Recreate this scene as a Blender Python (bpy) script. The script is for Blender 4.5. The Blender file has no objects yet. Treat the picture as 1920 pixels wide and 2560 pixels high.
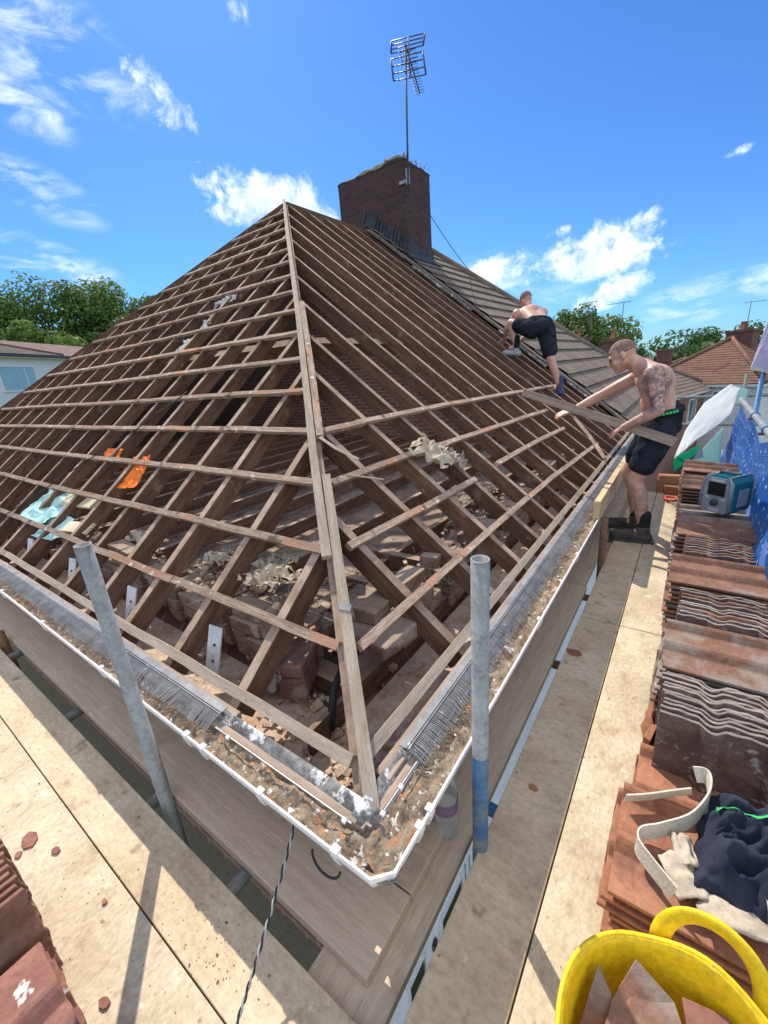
import bpy, bmesh, math, random
from mathutils import Vector, Matrix, noise
from math import sin, cos, tan, pi, radians, sqrt, atan2
random.seed(7)
RNG = random.Random(11)
scene = bpy.context.scene
COL = scene.collection

# ------------------------------------------------------------------ camera
cam_d = bpy.data.cameras.new('camera')
cam = bpy.data.objects.new('camera', cam_d)
COL.objects.link(cam)
_r = Vector((0.815117, 0.573987, -0.078248)); _d = Vector((0.122431, -0.302714, -0.945185)); _f = Vector((-0.566211, 0.760856, -0.317021))
_m = Matrix((_r, -_d, -_f)).transposed().to_4x4()
_m.translation = Vector((0, 0, 1.5))
cam.matrix_world = _m
cam_d.sensor_fit = 'HORIZONTAL'; cam_d.sensor_width = 36.0
cam_d.lens = 36.0 * 1040.567 / 1920.0
cam_d.clip_start = 0.02; cam_d.clip_end = 3000
scene.camera = cam

# ------------------------------------------------------------------ light
SUN_AZ = Vector((-0.80, 0.60)); SUN_EL = radians(47)
sun_d = bpy.data.lights.new('sun', 'SUN'); sun_d.energy = 3.7; sun_d.angle = radians(0.53); sun_d.color = (1.0, 0.93, 0.82)
sun = bpy.data.objects.new('sun', sun_d); COL.objects.link(sun)
_sv = Vector((SUN_AZ.x * cos(SUN_EL), SUN_AZ.y * cos(SUN_EL), sin(SUN_EL)))
sun.rotation_euler = _sv.to_track_quat('Z', 'Y').to_euler()
sun.location = _sv * 50

vs = scene.view_settings
vs.view_transform = 'Standard'; vs.look = 'None'; vs.exposure = 0.60; vs.gamma = 1.0; vs.use_curve_mapping = False
scene.cycles.max_bounces = 8; scene.cycles.diffuse_bounces = 5; scene.cycles.transparent_max_bounces = 24
scene.cycles.use_denoising = True

# ------------------------------------------------------------------ node helpers
class NT:
    def __init__(s, tree):
        s.t = tree; s.n = tree.nodes; s.l = tree.links
    def new(s, typ, **kw):
        n = s.n.new(typ)
        for k, v in kw.items(): setattr(n, k, v)
        return n
    def link(s, a, b): s.l.new(a, b)
    def val(s, inp, v):
        if hasattr(v, 'is_linked') or isinstance(v, bpy.types.NodeSocket): s.l.new(v, inp)
        else: inp.default_value = v
    def math(s, op, a, b=None, clamp=False):
        n = s.new('ShaderNodeMath', operation=op); n.use_clamp = clamp
        s.val(n.inputs[0], a)
        if b is not None: s.val(n.inputs[1], b)
        return n.outputs[0]
    def dot(s, v, c):
        n = s.new('ShaderNodeVectorMath', operation='DOT_PRODUCT')
        s.link(v, n.inputs[0]); n.inputs[1].default_value = c
        return n.outputs['Value']
    def noise(s, vec, scale, detail=5, rough=0.55, dist=0.0):
        n = s.new('ShaderNodeTexNoise'); n.inputs['Scale'].default_value = scale
        n.inputs['Detail'].default_value = detail; n.inputs['Roughness'].default_value = rough; n.inputs['Distortion'].default_value = dist
        if vec is not None: s.link(vec, n.inputs['Vector'])
        return n.outputs[0]
    def ramp(s, fac, lo, hi, smooth=True):
        n = s.new('ShaderNodeMapRange'); n.inputs['From Min'].default_value = lo; n.inputs['From Max'].default_value = hi
        if smooth: n.interpolation_type = 'SMOOTHSTEP'
        s.link(fac, n.inputs['Value']); return n.outputs[0]
    def mix(s, fac, a, b):
        n = s.new('ShaderNodeMix', data_type='RGBA')
        s.val(n.inputs[0], fac); s.val(n.inputs[6], a if not isinstance(a, tuple) else (*a, 1)); s.val(n.inputs[7], b if not isinstance(b, tuple) else (*b, 1))
        return n.outputs[2]
    def mapping(s, vec, scale=(1, 1, 1), loc=(0, 0, 0), rot=(0, 0, 0)):
        n = s.new('ShaderNodeMapping'); n.inputs['Scale'].default_value = scale; n.inputs['Location'].default_value = loc; n.inputs['Rotation'].default_value = rot
        s.link(vec, n.inputs['Vector']); return n.outputs[0]

# ------------------------------------------------------------------ world: sky with clouds
world = bpy.data.worlds.new('World'); scene.world = world; world.use_nodes = True
w = NT(world.node_tree)
for n in list(w.n): w.n.remove(n)
sky = w.new('ShaderNodeTexSky'); sky.sky_type = 'NISHITA'; sky.sun_disc = False
sky.sun_elevation = SUN_EL; sky.sun_rotation = atan2(SUN_AZ.x, SUN_AZ.y)
sky.air_density = 1.0; sky.dust_density = 0.25; sky.ozone_density = 3.0; sky.altitude = 60
tc = w.new('ShaderNodeTexCoord')
D = tc.outputs['Generated']
CLOUDS = [  # centre direction, tangent axes scaled by the cloud's size, weight
 ((-0.75, 0.492, 0.442),(9.846, 13.679, 1.501),(13.873, -0.782, 24.423), 1.0),
 ((-0.687, 0.652, 0.32),(5.024, 5.335, -0.081),(6.637, -1.858, 18.049), 1.25),
 ((-0.75, 0.587, 0.305),(10.885, 13.77, 0.233),(12.889, -1.095, 33.742), 0.9),
 ((-0.348, 0.92, 0.178),(12.335, 4.986, -1.642),(1.566, -4.814, 28.022), 1.15),
 ((-0.177, 0.968, 0.175),(8.031, 1.71, -1.343),(-0.765, -3.327, 17.602), 1.2),
 ((-0.147, 0.982, 0.115),(12.956, 2.158, -1.888),(-1.927, -3.638, 28.722), 1.05),
 ((-0.103, 0.97, 0.219),(32.541, 4.982, -6.724),(-4.514, -12.717, 54.141), 1.0),
 ((-0.241, 0.944, 0.224),(31.762, 9.373, -5.394),(0.455, -20.018, 84.822), 0.95),
 ((0.016, 0.961, 0.277),(37.626, 2.456, -10.656),(-19.344, -33.392, 117.013), 0.8),
 ((-0.623, 0.576, 0.53),(29.745, 30.654, 1.641),(33.257, -12.51, 52.701), 0.75),
 ((-0.698, 0.622, 0.356),(18.905, 21.093, 0.203),(16.688, -4.214, 40.106), 0.65),
]
WISPS = [
 ((-0.798, 0.374, 0.474),(3.845, 6.588, 1.279),(7.459, 1.051, 11.729), 0.66),
 ((-0.887, 0.335, 0.318),(4.338, 10.211, 1.322),(10.165, 4.038, 24.062), 0.62),
 ((-0.916, 0.337, 0.218),(3.189, 8.331, 0.502),(7.864, 4.814, 25.544), 0.8),
 ((-0.85, 0.332, 0.41),(6.683, 13.887, 2.598),(14.465, 4.034, 26.717), 0.7),
 ((0.009, 0.997, 0.081),(7.875, 0.027, -1.214),(-3.51, -2.048, 25.496), 0.7),
 ((-0.35, 0.93, 0.14),(4.5, 1.9, -0.7),(0.6, -1.9, 14.0), 0.45),
]
def blobmask(lst, size):
    m = None
    for c, u, v, wt in lst:
        x = w.dot(D, tuple(a * size for a in u)); y = w.dot(D, tuple(a * size for a in v))
        r2 = w.math('ADD', w.math('MULTIPLY', x, x), w.math('MULTIPLY', y, y))
        f = w.math('MULTIPLY', w.math('SUBTRACT', 1.0, r2, clamp=True), wt)
        m = f if m is None else w.math('MAXIMUM', m, f)
    return m
n1 = w.noise(D, 26, 9, 0.66, 0.3)
n2 = w.noise(D, 7, 4, 0.5)
cm = w.math('ADD', blobmask(CLOUDS, 0.80), w.math('MULTIPLY', w.math('SUBTRACT', n1, 0.5), 2.6))
cd = w.math('MULTIPLY', w.ramp(cm, 0.46, 1.30), w.ramp(blobmask(CLOUDS, 0.8), 0.0, 0.25))
nw = w.noise(w.mapping(D, (9, 9, 30), rot=(0.25, 0.5, 0.0)), 1.0, 8, 0.62, 0.5)
wm = blobmask(WISPS, 0.85)
wd = w.math('MULTIPLY', w.math('MULTIPLY', w.ramp(nw, 0.42, 0.74), w.ramp(wm, 0.0, 0.7)), 0.85)
den0 = w.math('MAXIMUM', cd, wd)
# bright cloud added overhead and behind, out of frame, to fill shaded sides
fill_bank = w.math('MULTIPLY', w.ramp(w.dot(D, (0.60, -0.62, 0.50)), 0.14, 0.55), w.ramp(w.noise(D, 3.5, 6, 0.6), 0.30, 0.50))
den = w.math('MAXIMUM', den0, w.math('MULTIPLY', fill_bank, 1.0))
shade = w.ramp(w.noise(D, 15, 5, 0.6), 0.3, 0.75)
cloudcol = w.mix(shade, (4.0, 4.8, 6.2), (7.6, 7.9, 8.3))
tint = w.new('ShaderNodeMix', data_type='RGBA', blend_type='MULTIPLY'); tint.inputs[0].default_value = 1.0
w.link(sky.outputs[0], tint.inputs[6]); tint.inputs[7].default_value = (0.27, 0.50, 0.80, 1)
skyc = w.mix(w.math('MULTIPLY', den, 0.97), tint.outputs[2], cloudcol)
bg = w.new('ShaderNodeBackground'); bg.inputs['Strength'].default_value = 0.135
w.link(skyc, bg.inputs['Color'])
wo = w.new('ShaderNodeOutputWorld'); w.link(bg.outputs[0], wo.inputs['Surface'])

# ------------------------------------------------------------------ materials
def newmat(name):
    m = bpy.data.materials.new(name); m.use_nodes = True
    t = NT(m.node_tree)
    b = t.n['Principled BSDF']
    return m, t, b
def surf(name, cols, scale=6, rough=0.8, bump=0.15, coord='Object', stretch=(1, 1, 1), fine=60, spots=None, metallic=0.0, objvar=0.0, lo=0.3, hi=0.7, bscale=None, spec=0.3, dust=None):
    """noise-mixed surface: cols = 2 or 3 linear colours"""
    m, t, b = newmat(name)
    tcn = t.new('ShaderNodeTexCoord')
    if coord == 'UV': v = tcn.outputs['UV']
    elif coord == 'World':
        v = t.new('ShaderNodeNewGeometry').outputs['Position']
    else: v = tcn.outputs['Object']
    if objvar:
        oi = t.new('ShaderNodeObjectInfo')
        cx = t.new('ShaderNodeCombineXYZ')
        for k, f in enumerate((17.0, 31.0, 7.0)): t.link(t.math('MULTIPLY', oi.outputs['Random'], f), cx.inputs[k])
        va = t.new('ShaderNodeVectorMath', operation='ADD'); t.link(v, va.inputs[0]); t.link(cx.outputs[0], va.inputs[1]); v = va.outputs[0]
    vm = t.mapping(v, stretch)
    c = t.mix(t.ramp(t.noise(vm, scale, 6, 0.6), lo, hi), cols[0], cols[1])
    if len(cols) > 2: c = t.mix(t.ramp(t.noise(vm, scale * 2.7 + 1.3, 5, 0.65), 0.5, 0.75), c, cols[2])
    if spots:
        for (sc, th, sw, colr) in spots:
            c = t.mix(t.ramp(t.noise(v, sc, 4, 0.6), th, th + sw), c, colr)
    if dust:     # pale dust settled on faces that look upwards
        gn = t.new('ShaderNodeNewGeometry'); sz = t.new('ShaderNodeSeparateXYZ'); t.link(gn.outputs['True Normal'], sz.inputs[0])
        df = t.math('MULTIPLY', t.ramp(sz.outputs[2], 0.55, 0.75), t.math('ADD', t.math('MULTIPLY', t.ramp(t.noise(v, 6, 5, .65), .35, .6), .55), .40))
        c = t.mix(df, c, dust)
    fn = t.noise(vm, fine, 5, 0.7)
    mm = t.new('ShaderNodeMix', data_type='RGBA', blend_type='MULTIPLY'); mm.inputs[0].default_value = 1.0
    g = t.ramp(fn, 0.2, 0.8); gg = t.new('ShaderNodeCombineColor')
    g2 = t.math('ADD', t.math('MULTIPLY', g, 0.45), 0.775)
    if objvar: g2 = t.math('MULTIPLY', g2, t.math('ADD', t.math('MULTIPLY', oi.outputs['Random'], objvar), 1 - objvar / 2))
    for k in range(3): t.link(g2, gg.inputs[k])
    t.link(c, mm.inputs[6]); t.link(gg.outputs[0], mm.inputs[7])
    t.link(mm.outputs[2], b.inputs['Base Color'])
    b.inputs['Roughness'].default_value = rough; b.inputs['Metallic'].default_value = metallic
    b.inputs['Specular IOR Level'].default_value = spec
    if bump:
        bn = t.new('ShaderNodeBump'); bn.inputs['Strength'].default_value = bump; bn.inputs['Distance'].default_value = 0.01
        t.link(t.noise(vm, bscale or fine * 0.6, 6, 0.7), bn.inputs['Height']); t.link(bn.outputs[0], b.inputs['Normal'])
    return m
def brickmat(name, c1, c2, mortar, scale=1.0, bump=0.5):
    m, t, b = newmat(name)
    g = t.new('ShaderNodeNewGeometry')
    sp = t.new('ShaderNodeSeparateXYZ'); t.link(g.outputs['Position'], sp.inputs[0])
    cx = t.new('ShaderNodeCombineXYZ'); t.link(t.math('ADD', sp.outputs[0], sp.outputs[1]), cx.inputs[0]); t.link(sp.outputs[2], cx.inputs[1])
    br = t.new('ShaderNodeTexBrick'); t.link(cx.outputs[0], br.inputs['Vector'])
    br.inputs['Scale'].default_value = scale; br.inputs['Brick Width'].default_value = 0.225; br.inputs['Row Height'].default_value = 0.075
    br.inputs['Mortar Size'].default_value = 0.008; br.inputs['Color1'].default_value = (*c1, 1); br.inputs['Color2'].default_value = (*c2, 1); br.inputs['Mortar'].default_value = (*mortar, 1)
    n = t.noise(g.outputs['Position'], 9, 6, 0.65)
    mm = t.new('ShaderNodeMix', data_type='RGBA', blend_type='MULTIPLY'); mm.inputs[0].default_value = 0.8
    gg = t.new('ShaderNodeCombineColor')
    q = t.math('ADD', t.math('MULTIPLY', n, 1.1), 0.45)
    for k in range(3): t.link(q, gg.inputs[k])
    t.link(br.outputs[0], mm.inputs[6]); t.link(gg.outputs[0], mm.inputs[7]); t.link(mm.outputs[2], b.inputs['Base Color'])
    b.inputs['Roughness'].default_value = 0.9
    bn = t.new('ShaderNodeBump'); bn.inputs['Strength'].default_value = bump; bn.inputs['Distance'].default_value = 0.01
    h = t.math('ADD', t.math('MULTIPLY', br.outputs['Fac'], -1.0), t.math('MULTIPLY', t.noise(g.outputs['Position'], 60, 4), 0.5))
    t.link(h, bn.inputs['Height']); t.link(bn.outputs[0], b.inputs['Normal'])
    return m
def plain(name, col, rough=0.5, metallic=0.0, spec=0.4, noise_amt=0.15, scale=8, bump=0.03, **kw):
    return surf(name, [tuple(c * (1 - noise_amt) for c in col), tuple(min(1, c * (1 + noise_amt)) for c in col)], scale=scale, rough=rough, bump=bump, metallic=metallic, spec=spec, **kw)

M = {}
M['ply'] = surf('ply_deck', [(0.50, 0.375, 0.24), (0.65, 0.515, 0.35), (0.42, 0.30, 0.19)], scale=2.2, rough=0.85, bump=0.25, fine=38, stretch=(1, 1.6, 1), coord='World',
                spots=[(5.0, 0.62, 0.10, (0.30, 0.215, 0.14)), (34, 0.69, 0.05, (0.20, 0.13, 0.09)), (14, 0.68, 0.08, (0.66, 0.57, 0.44))], spec=0.15)
M['plyl'] = surf('ply_deck_dusty', [(0.49, 0.39, 0.26), (0.64, 0.53, 0.37), (0.41, 0.31, 0.20)], scale=3.0, rough=0.85, bump=0.3, fine=45, stretch=(1.5, 1, 1), coord='World',
                spots=[(4.2, 0.60, 0.10, (0.45, 0.33, 0.20)), (31, 0.68, 0.05, (0.21, 0.13, 0.09)), (17, 0.67, 0.06, (0.31, 0.21, 0.14)), (11, 0.62, 0.10, (0.66, 0.60, 0.46)), (70, 0.64, 0.06, (0.34, 0.25, 0.16))], spec=0.15)
M['board'] = surf('scaffold_board', [(0.50, 0.385, 0.275), (0.62, 0.49, 0.36), (0.40, 0.295, 0.205)], scale=3.5, rough=0.85, bump=0.2, fine=40, coord='UV', stretch=(0.8, 14, 1), spec=0.15,
                  spots=[(22, 0.69, 0.06, (0.30, 0.20, 0.14)), (2.2, 0.55, 0.15, (0.40, 0.30, 0.215)), (6, 0.66, 0.06, (0.62, 0.53, 0.42))])
M['batten'] = surf('old_batten', [(0.30, 0.205, 0.148), (0.49, 0.365, 0.275), (0.18, 0.115, 0.08)], scale=6, objvar=0.45, rough=0.9, bump=0.7, fine=50, coord='UV', stretch=(1, 9, 1), spec=0.1,
                   spots=[(3.2, 0.56, 0.08, (0.50, 0.25, 0.15)), (16, 0.62, 0.05, (0.66, 0.60, 0.52)), (7, 0.60, 0.08, (0.15, 0.105, 0.08)), (9, 0.70, 0.05, (0.09, 0.06, 0.045))])
M['eavebatten'] = surf('eaves_batten', [(0.33, 0.265, 0.20), (0.46, 0.375, 0.285), (0.24, 0.18, 0.13)], scale=4, rough=0.9, bump=0.4, fine=50, coord='UV', stretch=(1, 9, 1), spec=0.1,
                   spots=[(26, 0.70, 0.04, (0.08, 0.05, 0.035))])
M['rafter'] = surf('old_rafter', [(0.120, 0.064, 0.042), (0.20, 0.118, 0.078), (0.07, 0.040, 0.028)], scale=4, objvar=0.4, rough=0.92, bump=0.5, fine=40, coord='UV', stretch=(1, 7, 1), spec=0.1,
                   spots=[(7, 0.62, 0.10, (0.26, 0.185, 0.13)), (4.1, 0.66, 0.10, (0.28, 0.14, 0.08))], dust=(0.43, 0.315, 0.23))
M['newwood'] = surf('fresh_timber', [(0.50, 0.38, 0.22), (0.62, 0.49, 0.30), (0.42, 0.30, 0.16)], scale=3, rough=0.8, bump=0.15, fine=40, coord='UV', stretch=(0.7, 14, 1), spec=0.2)
M['oldplank'] = surf('grey_plank', [(0.30, 0.225, 0.17), (0.44, 0.335, 0.255), (0.21, 0.15, 0.11)], scale=3, rough=0.85, bump=0.25, fine=40, coord='UV', stretch=(0.8, 12, 1), spec=0.15)
M['steel'] = surf('galvanised_steel', [(0.23, 0.235, 0.22), (0.34, 0.345, 0.325), (0.16, 0.155, 0.135)], scale=9, rough=0.5, bump=0.08, fine=70, metallic=0.25, spec=0.5,
                  spots=[(5, 0.63, 0.10, (0.30, 0.28, 0.24)), (40, 0.70, 0.04, (0.13, 0.11, 0.09))])
M['rust'] = surf('rusty_steel', [(0.16, 0.09, 0.055), (0.26, 0.14, 0.08), (0.11, 0.07, 0.05)], scale=14, rough=0.85, bump=0.2, spec=0.2)
M['upvc'] = surf('white_upvc', [(0.74, 0.73, 0.74), (0.82, 0.81, 0.82)], scale=7, rough=0.35, bump=0.02, spec=0.5, spots=[(11, 0.70, 0.10, (0.55, 0.52, 0.49))])
M['whitewall'] = surf('white_paint', [(0.70, 0.72, 0.76), (0.78, 0.80, 0.83)], scale=3, rough=0.7, bump=0.05)
M['brick'] = brickmat('red_brick', (0.24, 0.105, 0.07), (0.17, 0.075, 0.055), (0.30, 0.26, 0.22))
M['brickdark'] = brickmat('shaded_brick', (0.095, 0.042, 0.034), (0.052, 0.028, 0.026), (0.065, 0.055, 0.052), bump=0.7)  # the chimney's shade is put into this brick colour
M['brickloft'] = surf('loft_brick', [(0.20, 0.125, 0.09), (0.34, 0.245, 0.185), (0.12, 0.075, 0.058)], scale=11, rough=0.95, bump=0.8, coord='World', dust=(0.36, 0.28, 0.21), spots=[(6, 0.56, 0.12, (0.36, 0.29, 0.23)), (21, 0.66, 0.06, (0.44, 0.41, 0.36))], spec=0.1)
M['pebble'] = surf('pebble_render', [(0.105, 0.092, 0.058), (0.15, 0.135, 0.088)], scale=20, rough=0.95, bump=0.6, fine=90)
M['plaster'] = surf('dusty_soffit', [(0.44, 0.29, 0.20), (0.58, 0.46, 0.34), (0.36, 0.215, 0.14)], scale=7, rough=0.95, bump=0.5, fine=45, coord='World', spots=[(17, 0.64, 0.06, (0.58, 0.52, 0.43)), (5, 0.62, 0.1, (0.46, 0.22, 0.13)), (30, 0.70, 0.05, (0.12, 0.08, 0.06))], spec=0.1)
M['loft'] = surf('loft_floor', [(0.21, 0.145, 0.11), (0.36, 0.28, 0.21), (0.12, 0.085, 0.07)], scale=6, rough=0.95, bump=0.6, coord='World', spec=0.1)
M['debris'] = surf('gutter_silt', [(0.20, 0.145, 0.095), (0.38, 0.295, 0.205), (0.10, 0.075, 0.052)], scale=22, rough=0.95, bump=0.9, fine=120, coord='World', spec=0.15,
                   spots=[(9, 0.60, 0.06, (0.52, 0.24, 0.13)), (34, 0.60, 0.04, (0.50, 0.23, 0.12)), (15, 0.62, 0.05, (0.72, 0.69, 0.62)), (48, 0.62, 0.03, (0.68, 0.63, 0.54)), (8, 0.63, 0.08, (0.20, 0.15, 0.09))])
M['comb'] = surf('grey_comb', [(0.15, 0.15, 0.152), (0.26, 0.26, 0.26)], scale=14, rough=0.6, bump=0.1, spec=0.4, spots=[(9, 0.60, 0.12, (0.24, 0.20, 0.165)), (30, 0.66, 0.06, (0.48, 0.48, 0.48))])
M['felt'] = surf('old_felt', [(0.11, 0.10, 0.095), (0.30, 0.29, 0.27), (0.06, 0.055, 0.05)], scale=16, rough=0.85, bump=0.7, fine=70, coord='World', spots=[(12, 0.55, 0.07, (0.66, 0.66, 0.64)), (30, 0.60, 0.05, (0.20, 0.17, 0.12))])
M['lead'] = surf('lead', [(0.035, 0.04, 0.05), (0.08, 0.09, 0.105)], scale=8, rough=0.75, bump=0.3, metallic=0.2)
M['tile'] = surf('roof_tile', [(0.215, 0.105, 0.07), (0.31, 0.165, 0.105), (0.155, 0.105, 0.085)], scale=7, rough=0.85, bump=0.35, fine=55, objvar=0.5, spec=0.2,
                 spots=[(5, 0.52, 0.14, (0.29, 0.225, 0.185)), (16, 0.68, 0.05, (0.42, 0.36, 0.31))])
M['tilered'] = surf('clean_red_tile', [(0.30, 0.125, 0.07), (0.40, 0.185, 0.105), (0.22, 0.10, 0.068)], scale=6, rough=0.8, bump=0.25, fine=60, objvar=0.25, spec=0.2,
                 spots=[(9, 0.67, 0.06, (0.24, 0.17, 0.14))])
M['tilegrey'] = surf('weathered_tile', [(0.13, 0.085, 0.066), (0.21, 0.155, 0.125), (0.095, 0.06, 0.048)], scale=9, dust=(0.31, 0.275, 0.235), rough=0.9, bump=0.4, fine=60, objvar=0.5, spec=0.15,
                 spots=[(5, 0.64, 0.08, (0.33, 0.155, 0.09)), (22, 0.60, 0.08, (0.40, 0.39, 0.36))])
M['tileplum'] = surf('plum_tile', [(0.22, 0.088, 0.066), (0.31, 0.14, 0.10), (0.16, 0.075, 0.062)], scale=6, rough=0.75, bump=0.3, fine=60, objvar=0.3, spec=0.3,
                 spots=[(11, 0.69, 0.04, (0.60, 0.57, 0.50)), (5, 0.62, 0.1, (0.17, 0.12, 0.105))])
M['nbrtile'] = surf('neighbour_tiles', [(0.155, 0.12, 0.095), (0.23, 0.18, 0.14), (0.12, 0.09, 0.07)], scale=2.2, rough=0.9, bump=0.3, fine=30, coord='World', spec=0.15)
M['browntile'] = surf('brown_tiles', [(0.165, 0.088, 0.062), (0.225, 0.125, 0.088), (0.12, 0.068, 0.05)], scale=3.0, rough=0.9, bump=0.3, fine=20, coord='World', spec=0.15)
M['darktile'] = surf('dark_tiles', [(0.12, 0.095, 0.08), (0.19, 0.15, 0.125)], scale=2, rough=0.9, bump=0.3, fine=20, coord='World', spec=0.15)
M['paper'] = surf('torn_felt_paper', [(0.42, 0.345, 0.25), (0.57, 0.48, 0.35), (0.28, 0.215, 0.15)], scale=9, rough=0.9, bump=0.3)
M['paperg'] = surf('grey_felt_paper', [(0.30, 0.255, 0.20), (0.46, 0.40, 0.32), (0.20, 0.16, 0.12)], scale=10, rough=0.95, bump=0.4)
M['orange'] = plain('orange_plastic', (0.95, 0.20, 0.0), 0.45)
M['teal'] = plain('aqua_sheet', (0.44, 0.70, 0.66), 0.5, noise_amt=0.25)
M['cream'] = plain('cream_board', (0.68, 0.58, 0.38), 0.7)
M['mesh'] = plain('white_plastic', (0.62, 0.60, 0.58), 0.5)
M['yellow'] = plain('yellow_rubber', (0.86, 0.57, 0.012), 0.5, noise_amt=0.08, spec=0.35, bump=0.06, spots=[(12, 0.66, 0.08, (0.60, 0.42, 0.10)), (40, 0.68, 0.05, (0.48, 0.36, 0.16))])
M['navy'] = surf('navy_cloth', [(0.022, 0.026, 0.042), (0.042, 0.048, 0.07)], scale=12, rough=0.95, bump=0.25, fine=300, spots=[(14, 0.72, 0.05, (0.12, 0.12, 0.13))], spec=0.1)
M['black'] = plain('black_plastic', (0.018, 0.018, 0.02), 0.45)
M['shorts'] = surf('dark_shorts', [(0.013, 0.016, 0.024), (0.03, 0.034, 0.046)], scale=9, rough=0.95, bump=0.25, fine=200, spec=0.1)
M['steelblue'] = surf('blue_streaked_steel', [(0.23, 0.235, 0.22), (0.33, 0.335, 0.315), (0.16, 0.155, 0.135)], scale=9, rough=0.5, bump=0.08, fine=70, metallic=0.2, spec=0.5, spots=[(2.6, 0.58, 0.10, (0.08, 0.18, 0.32)), (5, 0.62, 0.10, (0.20, 0.18, 0.14))])
M['steelbluey'] = surf('worn_blue_paint', [(0.05, 0.15, 0.32), (0.10, 0.22, 0.38), (0.18, 0.20, 0.21)], scale=9, rough=0.5, bump=0.08, metallic=0.1, spots=[(4, 0.52, 0.14, (0.24, 0.245, 0.22))])
M['plumbrick'] = surf('dusty_plum_brick', [(0.15, 0.075, 0.058), (0.25, 0.15, 0.115), (0.10, 0.055, 0.048)], scale=9, rough=0.95, bump=0.6, coord='World', spots=[(5, 0.58, 0.1, (0.33, 0.25, 0.2))])
M['green'] = plain('green_band', (0.05, 0.52, 0.14), 0.6)
def cloudy(name, col, fac):
    m, t, b = newmat(name)
    P = t.new('ShaderNodeTexCoord').outputs['Object']
    c = t.mix(t.noise(P, 9, 5), tuple(x * .9 for x in col), col)
    t.link(c, b.inputs['Base Color']); b.inputs['Roughness'].default_value = .6
    bn = t.new('ShaderNodeBump'); bn.inputs['Strength'].default_value = .25; t.link(t.noise(P, 18, 4), bn.inputs['Height']); t.link(bn.outputs[0], b.inputs['Normal'])
    tl = t.new('ShaderNodeBsdfTranslucent'); t.link(c, tl.inputs['Color']); ms = t.new('ShaderNodeMixShader'); ms.inputs[0].default_value = fac
    t.link(b.outputs[0], ms.inputs[1]); t.link(tl.outputs[0], ms.inputs[2]); t.link(ms.outputs[0], t.n['Material Output'].inputs['Surface'])
    return m
M['membrane_w'] = surf('white_membrane', [(0.74, 0.76, 0.74), (0.83, 0.85, 0.83)], scale=11, rough=0.6, bump=0.25, fine=30)
M['membrane_g'] = surf('green_membrane', [(0.03, 0.44, 0.25), (0.06, 0.56, 0.34)], scale=11, rough=0.55, bump=0.2)
M['membrane_p'] = surf('pale_membrane', [(0.33, 0.50, 0.47), (0.43, 0.60, 0.57)], scale=11, rough=0.6, bump=0.2)
M['strap'] = surf('cream_webbing', [(0.58, 0.53, 0.42), (0.68, 0.63, 0.51)], scale=30, rough=0.9, bump=0.3, fine=200)
M['suede'] = surf('beige_suede', [(0.42, 0.34, 0.25), (0.55, 0.46, 0.35)], scale=9, rough=0.95, bump=0.3)
M['tealplastic'] = plain('teal_plastic', (0.005, 0.17, 0.20), 0.4)
M['greyplastic'] = plain('grey_plastic', (0.33, 0.35, 0.37), 0.45)
M['darkgrey'] = plain('dark_grey_plastic', (0.06, 0.065, 0.07), 0.4)
M['lcd'] = plain('dark_screen', (0.012, 0.014, 0.016), 0.15)
M['boot'] = surf('dusty_boot', [(0.05, 0.045, 0.042), (0.12, 0.105, 0.095)], scale=14, rough=0.9, bump=0.3)
M['sock'] = plain('black_sock', (0.02, 0.02, 0.022), 0.95)
M['trainer'] = plain('pale_trainer', (0.42, 0.43, 0.46), 0.8)
M['bluetrainer'] = plain('blue_trainer', (0.05, 0.07, 0.17), 0.8)
M['rope'] = plain('black_cable', (0.02, 0.02, 0.022), 0.6)
M['ropew'] = plain('pale_strand', (0.35, 0.34, 0.32), 0.7)
M['lilac'] = surf('lilac_cloth', [(0.42, 0.38, 0.56), (0.52, 0.48, 0.66)], scale=8, rough=0.9, bump=0.2)
M['bluepaint'] = surf('blue_scaffold_paint', [(0.045, 0.18, 0.44), (0.08, 0.25, 0.52), (0.20, 0.25, 0.32)], scale=10, rough=0.5, bump=0.08)
M['glass'] = plain('window_glass', (0.10, 0.16, 0.20), 0.08, spec=0.8, bump=0)
M['paneblue'] = plain('sky_pane', (0.28, 0.45, 0.52), 0.08, spec=0.8, bump=0)
M['darkpane'] = plain('dark_pane', (0.02, 0.02, 0.022), 0.15, spec=0.6, bump=0)
M['cable'] = plain('grey_cable', (0.12, 0.12, 0.12), 0.6)
M['alu'] = plain('aluminium', (0.10, 0.085, 0.12), 0.5, metallic=0.3)
M['moss'] = surf('moss', [(0.03, 0.032, 0.022), (0.07, 0.065, 0.035)], scale=30, rough=1, bump=0.6)
M['straw'] = plain('dry_grass', (0.40, 0.33, 0.14), 0.9)
M['orangered'] = plain('orange_handle', (0.75, 0.10, 0.03), 0.45)
M['saw'] = plain('saw_steel', (0.42, 0.43, 0.42), 0.4, metallic=0.6)
M['grass'] = surf('grass', [(0.05, 0.08, 0.025), (0.09, 0.12, 0.04)], scale=0.4, rough=1, bump=0.3, coord='World')
M['tarmac'] = surf('tarmac', [(0.045, 0.045, 0.047), (0.07, 0.07, 0.07)], scale=2, rough=0.9, bump=0.2, coord='World')
M['van'] = plain('white_van_paint', (0.76, 0.78, 0.80), 0.25, spec=0.6, noise_amt=0.03, bump=0)
M['bark'] = surf('bark', [(0.05, 0.04, 0.03), (0.10, 0.08, 0.06)], scale=6, rough=1, bump=0.5)
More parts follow.
